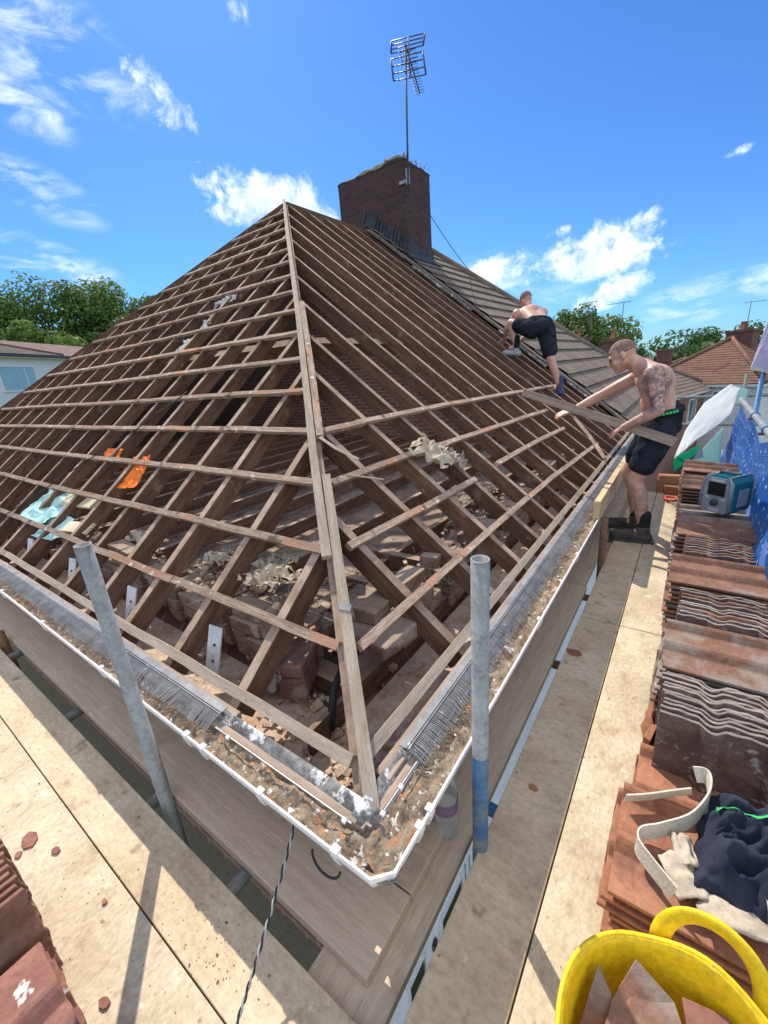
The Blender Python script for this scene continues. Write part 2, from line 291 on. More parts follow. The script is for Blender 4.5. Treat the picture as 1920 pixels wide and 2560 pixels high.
def leafmat(name, dark, light, sc):
    m, t, b = newmat(name)
    g = t.new('ShaderNodeNewGeometry')
    n = t.noise(g.outputs['Position'], sc, 4, 0.6)
    c = t.mix(t.ramp(n, 0.34, 0.66), dark, light)
    c = t.mix(t.math('MULTIPLY', t.noise(g.outputs['Position'], 9.0, 2), 0.5), c, tuple(x * 1.25 for x in light))
    t.link(c, b.inputs['Base Color']); b.inputs['Roughness'].default_value = 0.6; b.inputs['Specular IOR Level'].default_value = 0.25
    tr = t.new('ShaderNodeBsdfTranslucent'); t.link(c, tr.inputs['Color'])
    ms = t.new('ShaderNodeMixShader'); ms.inputs[0].default_value = 0.5
    t.link(b.outputs[0], ms.inputs[1]); t.link(tr.outputs[0], ms.inputs[2])
    t.link(ms.outputs[0], t.n['Material Output'].inputs['Surface'])
    return m
M['postwood'] = plain('green_grey_post', (0.20, 0.22, 0.17), .8)
M['leaf'] = leafmat('leaves', (0.055, 0.105, 0.025), (0.15, 0.235, 0.05), 0.30)
M['leafdark'] = leafmat('dark_leaves', (0.038, 0.085, 0.024), (0.095, 0.175, 0.045), 0.30)
M['leafpale'] = leafmat('pale_leaves', (0.09, 0.15, 0.04), (0.20, 0.27, 0.08), 0.5)
def skinmat(name, tattoos):
    m, t, b = newmat(name)
    g = t.new('ShaderNodeTexCoord'); P = g.outputs['Object']
    c = t.mix(t.ramp(t.noise(P, 9, 5, 0.6), 0.3, 0.7), (0.52, 0.275, 0.195), (0.66, 0.39, 0.29))
    for (ctr, rad, amt) in tattoos:
        vd = t.new('ShaderNodeVectorMath', operation='DISTANCE'); t.link(P, vd.inputs[0]); vd.inputs[1].default_value = ctr
        fall = t.ramp(vd.outputs['Value'], rad, rad * 0.55)
        vo = t.new('ShaderNodeTexVoronoi', feature='DISTANCE_TO_EDGE'); vo.inputs['Scale'].default_value = 24; t.link(P, vo.inputs['Vector'])
        ink = t.math('MAXIMUM', t.math('MULTIPLY', t.ramp(vo.outputs[0], 0.14, 0.02), 0.6), t.math('MULTIPLY', t.ramp(t.noise(P, 22, 6, 0.65), 0.44, 0.54), 0.8))
        c = t.mix(t.math('MULTIPLY', t.math('MULTIPLY', fall, ink), amt), c, (0.09, 0.085, 0.10))
    t.link(c, b.inputs['Base Color']); b.inputs['Roughness'].default_value = 0.5
    b.inputs['Subsurface Weight'].default_value = 0.12; b.inputs['Subsurface Scale'].default_value = 0.02
    bn = t.new('ShaderNodeBump'); bn.inputs['Strength'].default_value = 0.135; t.link(t.noise(P, 60, 4), bn.inputs['Height']); t.link(bn.outputs[0], b.inputs['Normal'])
    return m
def netmat():
    m, t, b = newmat('blue_debris_net')
    uv = t.new('ShaderNodeTexCoord').outputs['UV']
    sp = t.new('ShaderNodeSeparateXYZ'); t.link(uv, sp.inputs[0])
    def stripes(s, freq, wdt, off=0.0):
        f = t.math('FRACT', t.math('ADD', t.math('MULTIPLY', s, freq), off)); d = t.math('ABSOLUTE', t.math('SUBTRACT', f, 0.5))
        return t.math('LESS_THAN', d, wdt)
    weave = t.math('MAXIMUM', stripes(sp.outputs[0], 55, 0.36), stripes(sp.outputs[1], 55, 0.36))
    dash = t.math('MULTIPLY', stripes(sp.outputs[1], 9, 0.10), stripes(sp.outputs[0], 9, 0.10))
    dash2 = t.math('MULTIPLY', stripes(sp.outputs[0], 3.0, 0.02), stripes(sp.outputs[1], 22, 0.28))
    band = t.math('MULTIPLY', stripes(sp.outputs[0], 1.15, 0.05), stripes(sp.outputs[1], 1.6, 0.20))
    wht = t.math('MAXIMUM', dash, t.math('MULTIPLY', dash2, 0.5))
    c = t.mix(t.noise(uv, 4, 3), (0.006, 0.075, 0.33), (0.015, 0.14, 0.50))
    c = t.mix(wht, c, (0.34, 0.52, 0.80)); c = t.mix(t.math('MULTIPLY', band, 0.7), c, (0.22, 0.36, 0.72))
    t.link(c, b.inputs['Base Color']); b.inputs['Roughness'].default_value = 0.6
    tr = t.new('ShaderNodeBsdfTransparent'); ms = t.new('ShaderNodeMixShader')
    tl = t.new('ShaderNodeBsdfTranslucent'); t.link(c, tl.inputs['Color'])
    m2 = t.new('ShaderNodeMixShader'); m2.inputs[0].default_value = 0.4; t.link(b.outputs[0], m2.inputs[1]); t.link(tl.outputs[0], m2.inputs[2])
    a = t.math('MAXIMUM', weave, t.math('MAXIMUM', wht, band))
    t.link(a, ms.inputs[0]); t.link(tr.outputs[0], ms.inputs[1]); t.link(m2.outputs[0], ms.inputs[2])
    t.link(ms.outputs[0], t.n['Material Output'].inputs['Surface'])
    return m
M['net'] = netmat()
def clearmat():
    m, t, b = newmat('clear_bottle')
    b.inputs['Base Color'].default_value = (0.85, 0.88, 0.9, 1); b.inputs['Roughness'].default_value = 0.08
    tr = t.new('ShaderNodeBsdfTransparent'); tr.inputs[0].default_value = (0.86, 0.86, 0.87, 1)
    ms = t.new('ShaderNodeMixShader')
    lw = t.new('ShaderNodeLayerWeight'); lw.inputs[0].default_value = 0.25
    t.link(t.math('ADD', t.math('MULTIPLY', lw.outputs['Facing'], 0.45), 0.10), ms.inputs[0]); t.link(tr.outputs[0], ms.inputs[1]); t.link(b.outputs[0], ms.inputs[2])
    t.link(ms.outputs[0], t.n['Material Output'].inputs['Surface'])
    return m
M['clear'] = clearmat()

M['membrane_w'] = cloudy('white_membrane', (.88, .90, .88), .55); M['membrane_g'] = cloudy('green_membrane', (.03, .55, .32), .55); M['membrane_p'] = cloudy('pale_membrane', (.52, .74, .70), .5)
# ------------------------------------------------------------------ mesh builder
class MB:
    def __init__(s): s.v = []; s.f = []; s.uv = []; s.sm = []
    def quad_faces(s, faces, uvs=None, smooth=False):
        for k, f in enumerate(faces):
            s.f.append(f); s.sm.append(smooth)
            s.uv.append(uvs[k] if uvs else [(s.v[i][0], s.v[i][1]) for i in f])
    def beam(s, p0, p1, wd, ht, up=(0, 0, 1), jit=0.0):
        """rectangular bar from p0 to p1, centred on the line"""
        p0 = Vector(p0); p1 = Vector(p1); t = (p1 - p0); L = t.length; t.normalize()
        up = Vector(up); side = t.cross(up); side.normalize(); n = side.cross(t); n.normalize()
        b = len(s.v); o = RNG.uniform(0, 50); o2 = RNG.uniform(0, 5)
        for p in (p0, p1):
            for a, c in ((-.5, -.5), (.5, -.5), (.5, .5), (-.5, .5)):
                q = p + side * (a * wd) + n * (c * ht)
                if jit: q += Vector([RNG.uniform(-jit, jit) for _ in range(3)])
                s.v.append(tuple(q))
        F = [(b, b + 1, b + 5, b + 4), (b + 1, b + 2, b + 6, b + 5), (b + 2, b + 3, b + 7, b + 6), (b + 3, b, b + 4, b + 7), (b + 3, b + 2, b + 1, b), (b + 4, b + 5, b + 6, b + 7)]
        U = []; acc = o2
        for wv in (wd, ht, wd, ht):
            U.append([(o, acc), (o, acc + wv), (o + L, acc + wv), (o + L, acc)]); acc += wv
        U.append([(o, o2), (o + wd * .2, o2), (o + wd * .2, o2 + ht), (o, o2 + ht)]); U.append([(o, o2), (o + wd * .2, o2), (o + wd * .2, o2 + ht), (o, o2 + ht)])
        s.quad_faces(F, U); return s
    def box(s, c, size, rot=None, jit=0.0):
        c = Vector(c); x, y, z = size
        R = rot if rot is not None else Matrix.Identity(3)
        ax = max(range(3), key=lambda k: size[k])
        if ax == 0: p = R @ Vector((x / 2, 0, 0)); return s.beam(c - p, c + p, y, z, R @ Vector((0, 0, 1)), jit)
        if ax == 1: p = R @ Vector((0, y / 2, 0)); return s.beam(c - p, c + p, x, z, R @ Vector((0, 0, 1)), jit)
        p = R @ Vector((0, 0, z / 2)); return s.beam(c - p, c + p, x, y, R @ Vector((0, 1, 0)), jit)
    def sweep(s, pts, sec, up=(0, 0, 1), closed=True, smooth=False, caps=True, mitre=True):
        pts = [Vector(p) for p in pts]; up = Vector(up); n = len(pts); k = len(sec); b = len(s.v); o = RNG.uniform(0, 50)
        acc = 0; us = []
        for i, p in enumerate(pts):
            if i: acc += (p - pts[i - 1]).length
            us.append(acc + o)
            t0 = (pts[i] - pts[i - 1]).normalized() if i else None; t1 = (pts[i + 1] - pts[i]).normalized() if i < n - 1 else None
            t = ((t0 or t1) + (t1 or t0)).normalized()
            side = t.cross(up).normalized(); nn = side.cross(t).normalized()
            sc = 1.0
            if mitre and t0 is not None and t1 is not None: sc = 1 / max(0.3, t.dot(t1))
            for a, c in sec: s.v.append(tuple(p + side * (a * sc) + nn * c))
        per = [0]
        for j in range(k): per.append(per[-1] + math.dist(sec[j], sec[(j + 1) % k]))
        F = []; U = []
        for i in range(n - 1):
            for j in range(k if closed else k - 1):
                j2 = (j + 1) % k
                F.append((b + i * k + j, b + i * k + j2, b + (i + 1) * k + j2, b + (i + 1) * k + j))
                U.append([(us[i], per[j]), (us[i], per[j + 1]), (us[i + 1], per[j + 1]), (us[i + 1], per[j])])
        s.quad_faces(F, U, smooth)
        if caps and closed:
            s.quad_faces([tuple(b + j for j in reversed(range(k))), tuple(b + (n - 1) * k + j for j in range(k))])
        return s
    def tube(s, pts, r, n=12, smooth=True, caps=True, up=None):
        rr = r if isinstance(r, (list, tuple)) else None
        pts = [Vector(p) for p in pts]
        t = (pts[-1] - pts[0])
        u = Vector(up) if up else (Vector((0, 0, 1)) if abs(t.normalized().z) < 0.9 else Vector((1, 0, 0)))
        b = len(s.v)
        sec = [(cos(2 * pi * j / n), sin(2 * pi * j / n)) for j in range(n)]
        s.sweep(pts, [(a * (1 if rr else r), c * (1 if rr else r)) for a, c in sec], u, True, smooth, caps, mitre=False)
        if rr:
            for i, p in enumerate(pts):
                for j in range(n):
                    q = Vector(s.v[b + i * n + j]); s.v[b + i * n + j] = tuple(p + (q - p) * rr[i])
        return s
    def pipe(s, p0, p1, r, wall=0.004, n=20, blue=None):
        """open-ended scaffold tube with a visible bore"""
        p0 = Vector(p0); p1 = Vector(p1); t = (p1 - p0).normalized()
        u = Vector((0, 0, 1)) if abs(t.z) < 0.9 else Vector((1, 0, 0)); a = t.cross(u).normalized(); c = a.cross(t)
        L = (p1 - p0).length
        rings = [(p0, r), (p1, r), (p1, r - wall), (p1 - t * min(0.2, L * .4), r - wall)]
        b = len(s.v)
        for p, q in rings:
            for j in range(n): s.v.append(tuple(p + a * (q * cos(2 * pi * j / n)) + c * (q * sin(2 * pi * j / n))))
        for i in range(3):
            F = [(b + i * n + j, b + i * n + (j + 1) % n, b + (i + 1) * n + (j + 1) % n, b + (i + 1) * n + j) for j in range(n)]
            s.quad_faces(F, [[(0, j / n), (0, (j + 1) / n), (L, (j + 1) / n), (L, j / n)] for j in range(n)], smooth=(i != 1))
        s.quad_faces([tuple(b + 3 * n + j for j in range(n))])
        return s
    def lathe(s, prof, c=(0, 0, 0), n=24, smooth=True, axis=None):
        c = Vector(c); R = axis if axis is not None else Matrix.Identity(3); b = len(s.v); k = len(prof)
        for i in range(n):
            a = 2 * pi * i / n
            for r, z in prof: s.v.append(tuple(c + R @ Vector((r * cos(a), r * sin(a), z))))
        F = []
        for i in range(n):
            i2 = (i + 1) % n
            for j in range(k - 1): F.append((b + i * k + j, b + i2 * k + j, b + i2 * k + j + 1, b + i * k + j + 1))
        s.quad_faces(F, [[(i / n, 0), ((i + 1) / n, 0), ((i + 1) / n, 1), (i / n, 1)] for i in range(n) for j in range(k - 1)], smooth); return s
    def grid(s, fn, nu, nv, smooth=True, flip=False):
        b = len(s.v)
        for i in range(nu + 1):
            for j in range(nv + 1): s.v.append(tuple(fn(i / nu, j / nv)))
        F = []; U = []
        for i in range(nu):
            for j in range(nv):
                q = (b + i * (nv + 1) + j, b + (i + 1) * (nv + 1) + j, b + (i + 1) * (nv + 1) + j + 1, b + i * (nv + 1) + j + 1)
                u = [(i / nu, j / nv), ((i + 1) / nu, j / nv), ((i + 1) / nu, (j + 1) / nv), (i / nu, (j + 1) / nv)]
                F.append(q[::-1] if flip else q); U.append(u[::-1] if flip else u)
        s.quad_faces(F, U, smooth); return s
    def prism(s, pts2, org, ex, ey, depth):
        """flat polygon pts2 in frame (ex, ey) at org, extruded by depth vector"""
        org = Vector(org); ex = Vector(ex); ey = Vector(ey); dp = Vector(depth); b = len(s.v); n = len(pts2)
        for q in (Vector((0, 0, 0)), dp):
            for x, y in pts2: s.v.append(tuple(org + ex * x + ey * y + q))
        s.quad_faces([tuple(b + j for j in range(n)), tuple(b + n + j for j in reversed(range(n)))] + [(b + j, b + n + j, b + n + (j + 1) % n, b + (j + 1) % n) for j in range(n)]); return s
    def ball(s, c, r, n=12, m=8, rot=None):
        r = r if isinstance(r, (tuple, list)) else (r, r, r); c = Vector(c); b = len(s.v); R = rot or Matrix.Identity(3)
        for i in range(m + 1):
            th = pi * i / m
            for j in range(n):
                ph = 2 * pi * j / n
                s.v.append(tuple(c + R @ Vector((r[0] * sin(th) * cos(ph), r[1] * sin(th) * sin(ph), r[2] * cos(th)))))
        s.quad_faces([(b + i * n + j, b + (i + 1) * n + j, b + (i + 1) * n + (j + 1) % n, b + i * n + (j + 1) % n) for i in range(m) for j in range(n)], smooth=True); return s
    def capsule(s, p0, r0, p1, r1, n=12, m=4):
        p0 = Vector(p0); p1 = Vector(p1); t = p1 - p0; L = t.length; t.normalize()
        u = Vector((0, 0, 1)) if abs(t.z) < 0.9 else Vector((1, 0, 0)); a = t.cross(u).normalized(); c = t.cross(a).normalized()
        prof = [(r0 * sin(pi / 2 * i / m), -r0 * cos(pi / 2 * i / m)) for i in range(m + 1)] + [(r1 * cos(pi / 2 * i / m), L + r1 * sin(pi / 2 * i / m)) for i in range(m + 1)]
        b = len(s.v); k = len(prof)
        for r, z in prof:
            for j in range(n): s.v.append(tuple(p0 + t * z + a * (max(r, 1e-4) * cos(2 * pi * j / n)) + c * (max(r, 1e-4) * sin(2 * pi * j / n))))
        s.quad_faces([(b + i * n + j, b + i * n + (j + 1) % n, b + (i + 1) * n + (j + 1) % n, b + (i + 1) * n + j) for i in range(k - 1) for j in range(n)], smooth=True); return s
    def build(s, name, mat, parent=None, bevel=0.0, local=False, smooth=None, mods=None):
        me = bpy.data.meshes.new(name)
        off = Vector((0, 0, 0))
        if parent is not None and not local:
            off = WORLD.get(parent.name, Vector((0, 0, 0)))
        me.from_pydata([tuple(Vector(v) - off) for v in s.v], [], s.f)
        ul = me.uv_layers.new(name='UVMap')
        flat = [c for f in s.uv for uv in f for c in uv]
        ul.data.foreach_set('uv', flat)
        me.polygons.foreach_set('use_smooth', [True] * len(s.f) if smooth else s.sm)
        me.update()
        bm = bmesh.new(); bm.from_mesh(me); bmesh.ops.recalc_face_normals(bm, faces=bm.faces); bm.to_mesh(me); bm.free()
        me.materials.append(mat)
        o = bpy.data.objects.new(name, me); COL.objects.link(o)
        if parent is not None: o.parent = parent
        WORLD[o.name] = off
        if bevel:
            md = o.modifiers.new('bevel', 'BEVEL'); md.width = bevel; md.segments = 2; md.limit_method = 'ANGLE'
        for md in (mods or []): md(o)
        return o
WORLD = {}
def thing(name, label, cat, loc=(0, 0, 0), group=None):
    o = bpy.data.objects.new(name, None); COL.objects.link(o); o.location = loc
    o.empty_display_size = 0.1
    o['label'] = label; o['category'] = cat; o['kind'] = 'thing'
    if group: o['group'] = group
    WORLD[o.name] = Vector(loc)
    return o
def tag(o, label, cat, group=None):
    o['label'] = label; o['category'] = cat; o['kind'] = 'thing'
    if group: o['group'] = group
    return o
def struct(o, kind='structure'): o['kind'] = kind; return o
def solidify(th, off=0): 
    def f(o):
        md = o.modifiers.new('solid', 'SOLIDIFY'); md.thickness = th; md.offset = off
    return f
def subsurf(n):
    def f(o):
        md = o.modifiers.new('sub', 'SUBSURF'); md.levels = n; md.render_levels = n
    return f
def remesh(vox, smooth_it=6, fac=0.6):
    def f(o):
        md = o.modifiers.new('remesh', 'REMESH'); md.mode = 'VOXEL'; md.voxel_size = vox; md.use_smooth_shade = True
        sm = o.modifiers.new('smooth', 'SMOOTH'); sm.iterations = smooth_it; sm.factor = fac
    return f
def rotz(a): return Matrix.Rotation(a, 3, 'Z')
def rotm(x=0, y=0, z=0): return Matrix.Rotation(z, 3, 'Z') @ Matrix.Rotation(y, 3, 'Y') @ Matrix.Rotation(x, 3, 'X')
def lerp(a, b, t): return Vector(a).lerp(Vector(b), t)
# ------------------------------------------------------------------ roof planes
P = radians(38); CP, SP = cos(P), sin(P)
E0, Z0 = 0.67, 0.40                    # eaves line of both roof faces
AX, AY, AZ = -5.37, 5.37, 0.40 + 4.7 * tan(P)   # apex of the hip
def FR(s, y, off=0.0): return Vector((-E0 - s * CP + off * SP, y, Z0 + s * SP + off * CP))
def FL(s, x, off=0.0): return Vector((x, E0 + s * CP - off * SP, Z0 + s * SP + off * CP))
NR = Vector((SP, 0, CP)); NL = Vector((0, -SP, CP))
GZ = -5.2

# ------------------------------------------------------------------ ground
def ground_fn(u, v):
    x = -500 + 1000 * u; y = -200 + 1200 * v
    return (x, y, GZ - 0.06 * max(0, min(y, 60) - 12))
g = MB(); g.grid(ground_fn, 60, 60)
struct(g.build('ground', M['grass']))
def strip_z(y): return GZ - 0.06 * max(0, min(y, 60) - 12)
g = MB(); g.grid(lambda u, v: (3.5 + 5.5 * u, -40 + 160 * v, strip_z(-40 + 160 * v) + 0.03), 2, 60)
struct(g.build('road', M['tarmac']))
g = MB(); g.grid(lambda u, v: (-12 + 14 * u, -14 + 14.9 * v, GZ + 0.02), 2, 2)
struct(g.build('path', M['pebble']))
# wooded rise behind the white flats
g = MB(); g.grid(lambda u, v: (-60 - 120 * u, -60 + 240 * v, GZ + 11 * sin(min(1, u * 1.6) * pi / 2) - 0.5), 16, 16)
struct(g.build('hill', M['grass']))

# ------------------------------------------------------------------ house being re-roofed
house = thing('house', 'house with its hipped roof stripped to bare rafters and battens', 'house', (-5, 4, GZ))
LX = [-1.27, -1.75, -2.22, -2.62, -3.06, -3.49, -3.94, -4.4, -4.85, -5.31, -5.8, -6.3, -6.78, -7.25, -7.72, -8.2, -8.66, -9.1, -9.5]
RY = [1.36, 1.82, 2.23, 2.62, 3.02, 3.42, 3.82, 4.22, 4.62, 5.02, 5.42, 5.82, 6.22, 6.62, 7.02, 7.3]
RD, RW = 0.105, 0.048
for x in LX:
    smax = (min(-x, 10.74 + x) - E0) / CP
    if smax < 0.1: continue
    m = MB(); o = -0.026 - RD / 2
    n = max(2, int(smax / 1.2)); jx = RNG.uniform(-.012, .012)
    m.beam(FL(-0.06, x, o), FL(smax - 0.04, x + jx, o), RW, RD, NL)
    m.build('rafter', M['rafter'], house, bevel=0.003)
for y in RY:
    smax = (min(y, AY) - E0) / CP
    m = MB(); o = -0.026 - RD / 2
    m.beam(FR(-0.06, y, o), FR(smax - 0.04, y + RNG.uniform(-.012, .012), o), RW, RD, NR)
    m.build('rafter', M['rafter'], house, bevel=0.003)
# hip rafters, ridge board, purlins
hd = Vector((-1, 1, tan(P))).normalized()
def HIP(t, side=0.0, off=0.0):
    """t = plan distance from the eaves corner along x"""
    p = Vector((-E0 - t, E0 + t, Z0 + t * tan(P)))
    sd = Vector((1, 1, 0)).normalized(); up = sd.cross(hd); up = up if up.z > 0 else -up
    return p + sd * side + up * off
up_h = Vector((1, 1, 0)).cross(hd); up_h = (up_h if up_h.z > 0 else -up_h).normalized()
m = MB(); m.beam(HIP(-0.10, 0, -0.115), HIP(4.68, 0, -0.115), 0.045, 0.17, up_h); m.build('hip_rafter', M['rafter'], house)
m = MB(); m.beam((AX - 4.6, E0 + 0.1, Z0), (AX, AY, AZ - 0.1), 0.05, 0.16); m.build('hip_rafter', M['rafter'], house)
m = MB(); m.beam((AX, AY, AZ - 0.10), (AX, 7.4, AZ - 0.10), 0.04, 0.18); m.build('ridge_board', M['rafter'], house)
m = MB(); m.beam(FL(2.55, -8.2, -0.26), FL(2.55, -2.7, -0.26), 0.09, 0.14, NL); m.build('purlin', M['rafter'], house)
m = MB(); m.beam(FR(2.55, 2.7, -0.26), FR(2.55, 7.4, -0.26), 0.09, 0.14, NR); m.build('purlin', M['rafter'], house)
# battens nailed along the hip: one long length, then one lapped beside it lower down
def wav(pts, amp): return [Vector(p) + Vector([RNG.uniform(-amp, amp) for _ in range(3)]) for p in pts]
sec = [(-.021, -.013), (.021, -.013), (.021, .013), (-.021, .013)]
m = MB(); m.sweep(wav([HIP(t, -0.020 - 0.004 * sin(t * 2), 0.010) for t in (0.48, 0.9, 1.4, 2.0, 2.8, 3.6, 4.4, 4.72)], .003), sec, up_h); m.build('hip_batten', M['eavebatten'], house)
m = MB(); m.sweep(wav([HIP(t, 0.024, 0.004) for t in (-0.13, 0.2, 0.5, 0.8)], .003), sec, up_h); m.build('hip_batten', M['eavebatten'], house)
m = MB(); m.sweep(wav([HIP(t, 0.027, 0.006) for t in (1.0, 1.5, 2.2)], .003), sec, up_h); m.build('hip_batten', M['batten'], house)
# hip-end battens at a 345 mm gauge
bsec = [(-.0185, -.0125), (.0185, -.0125), (.0185, .0125), (-.0185, .0125)]
SL = [0.29 + 0.3475 * k for k in range(16)]
def batten_L(s, x0, x1, mat, extra=0.0):
    n = max(3, int(abs(x1 - x0) / 0.22)); pts = []
    for i in range(n + 1):
        x = x0 + (x1 - x0) * i / n
        pts.append(FL(s + RNG.uniform(-.0035, .0035) + extra * sin(i * .35) + .006 * noise.noise(Vector((x * .8, s, 0))), x, -0.0125 + RNG.uniform(-.0015, .002)))
    m = MB(); m.sweep(pts, bsec, NL); m.v = [tuple(Vector(v) + Vector([RNG.uniform(-.0016, .0016) for _ in range(3)])) for v in m.v]; return m.build('batten', mat, house)
for k, s in enumerate(SL):
    xr = -(E0 + s * CP) - (0.03 if k else -0.02); xl = -10.07 + s * CP + 0.0
    if k == 0:
        batten_L(s, -0.93, -2.06, M['batten']); batten_L(s, -2.07, xl, M['batten'])
    elif xr - xl > 0.2: batten_L(s, xr, xl, M['batten'], 0.004)
batten_L(0.0, -0.70, -4.2, M['eavebatten']); batten_L(0.0, -4.21, -10.0, M['eavebatten'])
def batten_R(path, mat):
    pts = [FR(s, y, -0.0125 + RNG.uniform(-.002, .003)) for s, y in path]
    fine = []
    for a, b in zip(pts[:-1], pts[1:]):
        n = max(1, int((b - a).length / 0.4))
        for i in range(n): fine.append(a.lerp(b, i / n) + Vector((0, 0, RNG.uniform(-.003, .003))))
    fine.append(pts[-1])
    m = MB(); m.sweep(fine, bsec, NR); return m.build('batten', mat, house)
batten_R([(0, 0.70), (0, 3.1)], M['eavebatten']); batten_R([(0, 3.11), (0, 7.36)], M['eavebatten'])
batten_R([(0.26, 0.96), (0.265, 2.4), (0.25, 3.6), (0.22, 4.6), (0.19, 5.45)], M['batten'])
batten_R([(0.62, 1.28), (0.605, 1.9)], M['batten']); batten_R([(0.60, 1.93), (0.59, 2.62)], M['batten'])
batten_R([(0.61, 3.06), (0.60, 4.2), (0.57, 5.05)], M['batten'])
batten_R([(0.965, 1.50), (0.96, 2.30)], M['batten']); batten_R([(0.955, 2.31), (0.92, 3.6), (0.87, 5.2)], M['batten'])
batten_R([(1.32, 1.78), (1.315, 2.15)], M['batten']); batten_R([(1.325, 2.1), (1.30, 3.4), (1.25, 5.0), (1.19, 6.6)], M['batten'])
# closed slopes at the back and the gable side of the party wall
m = MB()
for k in (0, 1):
    z = -0.02 - 0.05 * k
    b = len(m.v); m.v += [(AX, AY, AZ + z), (AX, 7.4, AZ + z), (-10.07, 7.4, Z0 + z), (-10.07, E0, Z0 + z)]
    m.quad_faces([(b, b + 1, b + 2, b + 3)])
m.quad_faces([(0, 3, 7, 4), (2, 3, 7, 6), (0, 1, 5, 4), (1, 2, 6, 5)])
m.build('tiled_slope', M['darktile'], house)
m = MB(); m.prism([(-0.62, 0.30), (-5.37, 4.02), (-10.07, 0.30), (-10.07, -5.2), (-0.95, -5.2), (-0.95, .0)], (0, 7.42, 0), (1, 0, 0), (0, 0, 1), (0, 0.2, 0))
m.build('party_wall', M['brick'], house)
# outside walls
m = MB(); m.box((-5.35, 1.075, -0.94), (8.8, 0.25, 2.12)); m.build('wall', M['brick'], house)
m = MB(); m.box((-5.35, 1.085, -3.60), (8.8, 0.25, 3.2)); m.build('wall', M['pebble'], house)
m = MB(); m.box((-1.075, 4.32, -0.80), (0.25, 6.2, 1.84)); m.build('wall', M['brick'], house)
m = MB(); m.box((-1.060, 4.15, -3.46), (0.26, 6.5, 3.48)); m.build('wall', M['whitewall'], house)
m = MB(); m.box((-9.87, 4.2, -2.42), (0.25, 6.4, 5.56)); m.build('wall', M['brick'], house)
for y0, y1, z0, z1 in ((1.50, 1.80, -3.2, -1.97), (1.10, 1.27, -3.0, -1.93), (4.2, 5.4, -3.4, -2.3)):
    f = MB()
    for yy in (y0 - .02, y1 + .02): f.box((-0.925, yy, (z0 + z1) / 2), (0.03, 0.035, z1 - z0 + .1))
    for zz in (z0 - .02, z1 + .02): f.box((-0.925, (y0 + y1) / 2, zz), (0.028, y1 - y0, 0.035))
    wn = f.build('window', M['upvc'], house)
    p = MB(); p.box((-0.926, (y0 + y1) / 2, (z0 + z1) / 2), (0.012, y1 - y0, z1 - z0)); p.build('pane', M['darkpane'], wn)
for yy in (1.88, 1.95, 2.02):
    m = MB(); m.box((-0.926, yy, -2.3), (0.012, 0.008, 0.7)); m.build('trim_strip', M['greyplastic'], house)
m = MB(); m.prism([(0.03 * cos(a * pi / 3 + pi / 6), 0.06 * sin(a * pi / 3 + pi / 6)) for a in range(6)], (-0.932, 1.405, -2.06), (0, 1, 0), (0, 0, 1), (0.016, 0, 0)); m.build('hexagonal_pane', M['darkpane'], house)
# soffit, fascia, wall plates, felt apron
m = MB(); m.box((-5.3, 0.765, 0.165), (9.3, 0.385, 0.012)); m.box((-0.765, 4.0, 0.1655), (0.385, 6.8, 0.012)); m.build('soffit', M['plaster'], house)
m = MB(); m.box((-5.3, 0.566, 0.255), (9.46, 0.022, 0.20)); m.build('fascia', M['oldplank'], house)
m = MB(); m.box((-0.566, 4.0, 0.2555), (0.022, 6.86, 0.20)); m.build('fascia', M['oldplank'], house)
m = MB(); m.box((-5.6, 0.610, 0.352), (8.8, 0.055, 0.03)); m.build('tilting_fillet', M['oldplank'], house, bevel=0.003)
m = MB(); m.box((-0.610, 4.0, 0.3525), (0.055, 6.6, 0.03)); m.build('tilting_fillet', M['oldplank'], house, bevel=0.003)
m = MB(); m.box((-5.3, 1.10, 0.175), (8.4, 0.10, 0.075)); m.build('wall_plate', M['rafter'], house)
m = MB(); m.box((-1.10, 4.25, 0.176), (0.10, 6.2, 0.075)); m.build('wall_plate', M['rafter'], house)
m = MB(); m.box((-0.99, 2.4, 0.225), (0.022, 3.3, 0.11)); m.build('orange_board', M['rafter'], house)
# loft floor, joists
m = MB(); m.grid(lambda u, v: (-9.7 + 8.55 * u, 1.18 + 6.2 * v, 0.10 + 0.03 * noise.noise(Vector((u * 30, v * 22, 0)))), 90, 66); m.build('loft_floor', M['loft'], house)
for i in range(14):
    x = -1.6 - 0.6 * i
    m = MB(); m.beam((x, 1.0, 0.21), (x, 7.3, 0.21), 0.05, 0.12); m.build('ceiling_joist', M['rafter'], house)
for yy in (1.75, 2.15):
    m = MB(); m.beam((-1.05, yy, 0.25), (-1.95, yy, 0.25), 0.06, 0.12); m.build('ceiling_joist', M['rafter'], house)
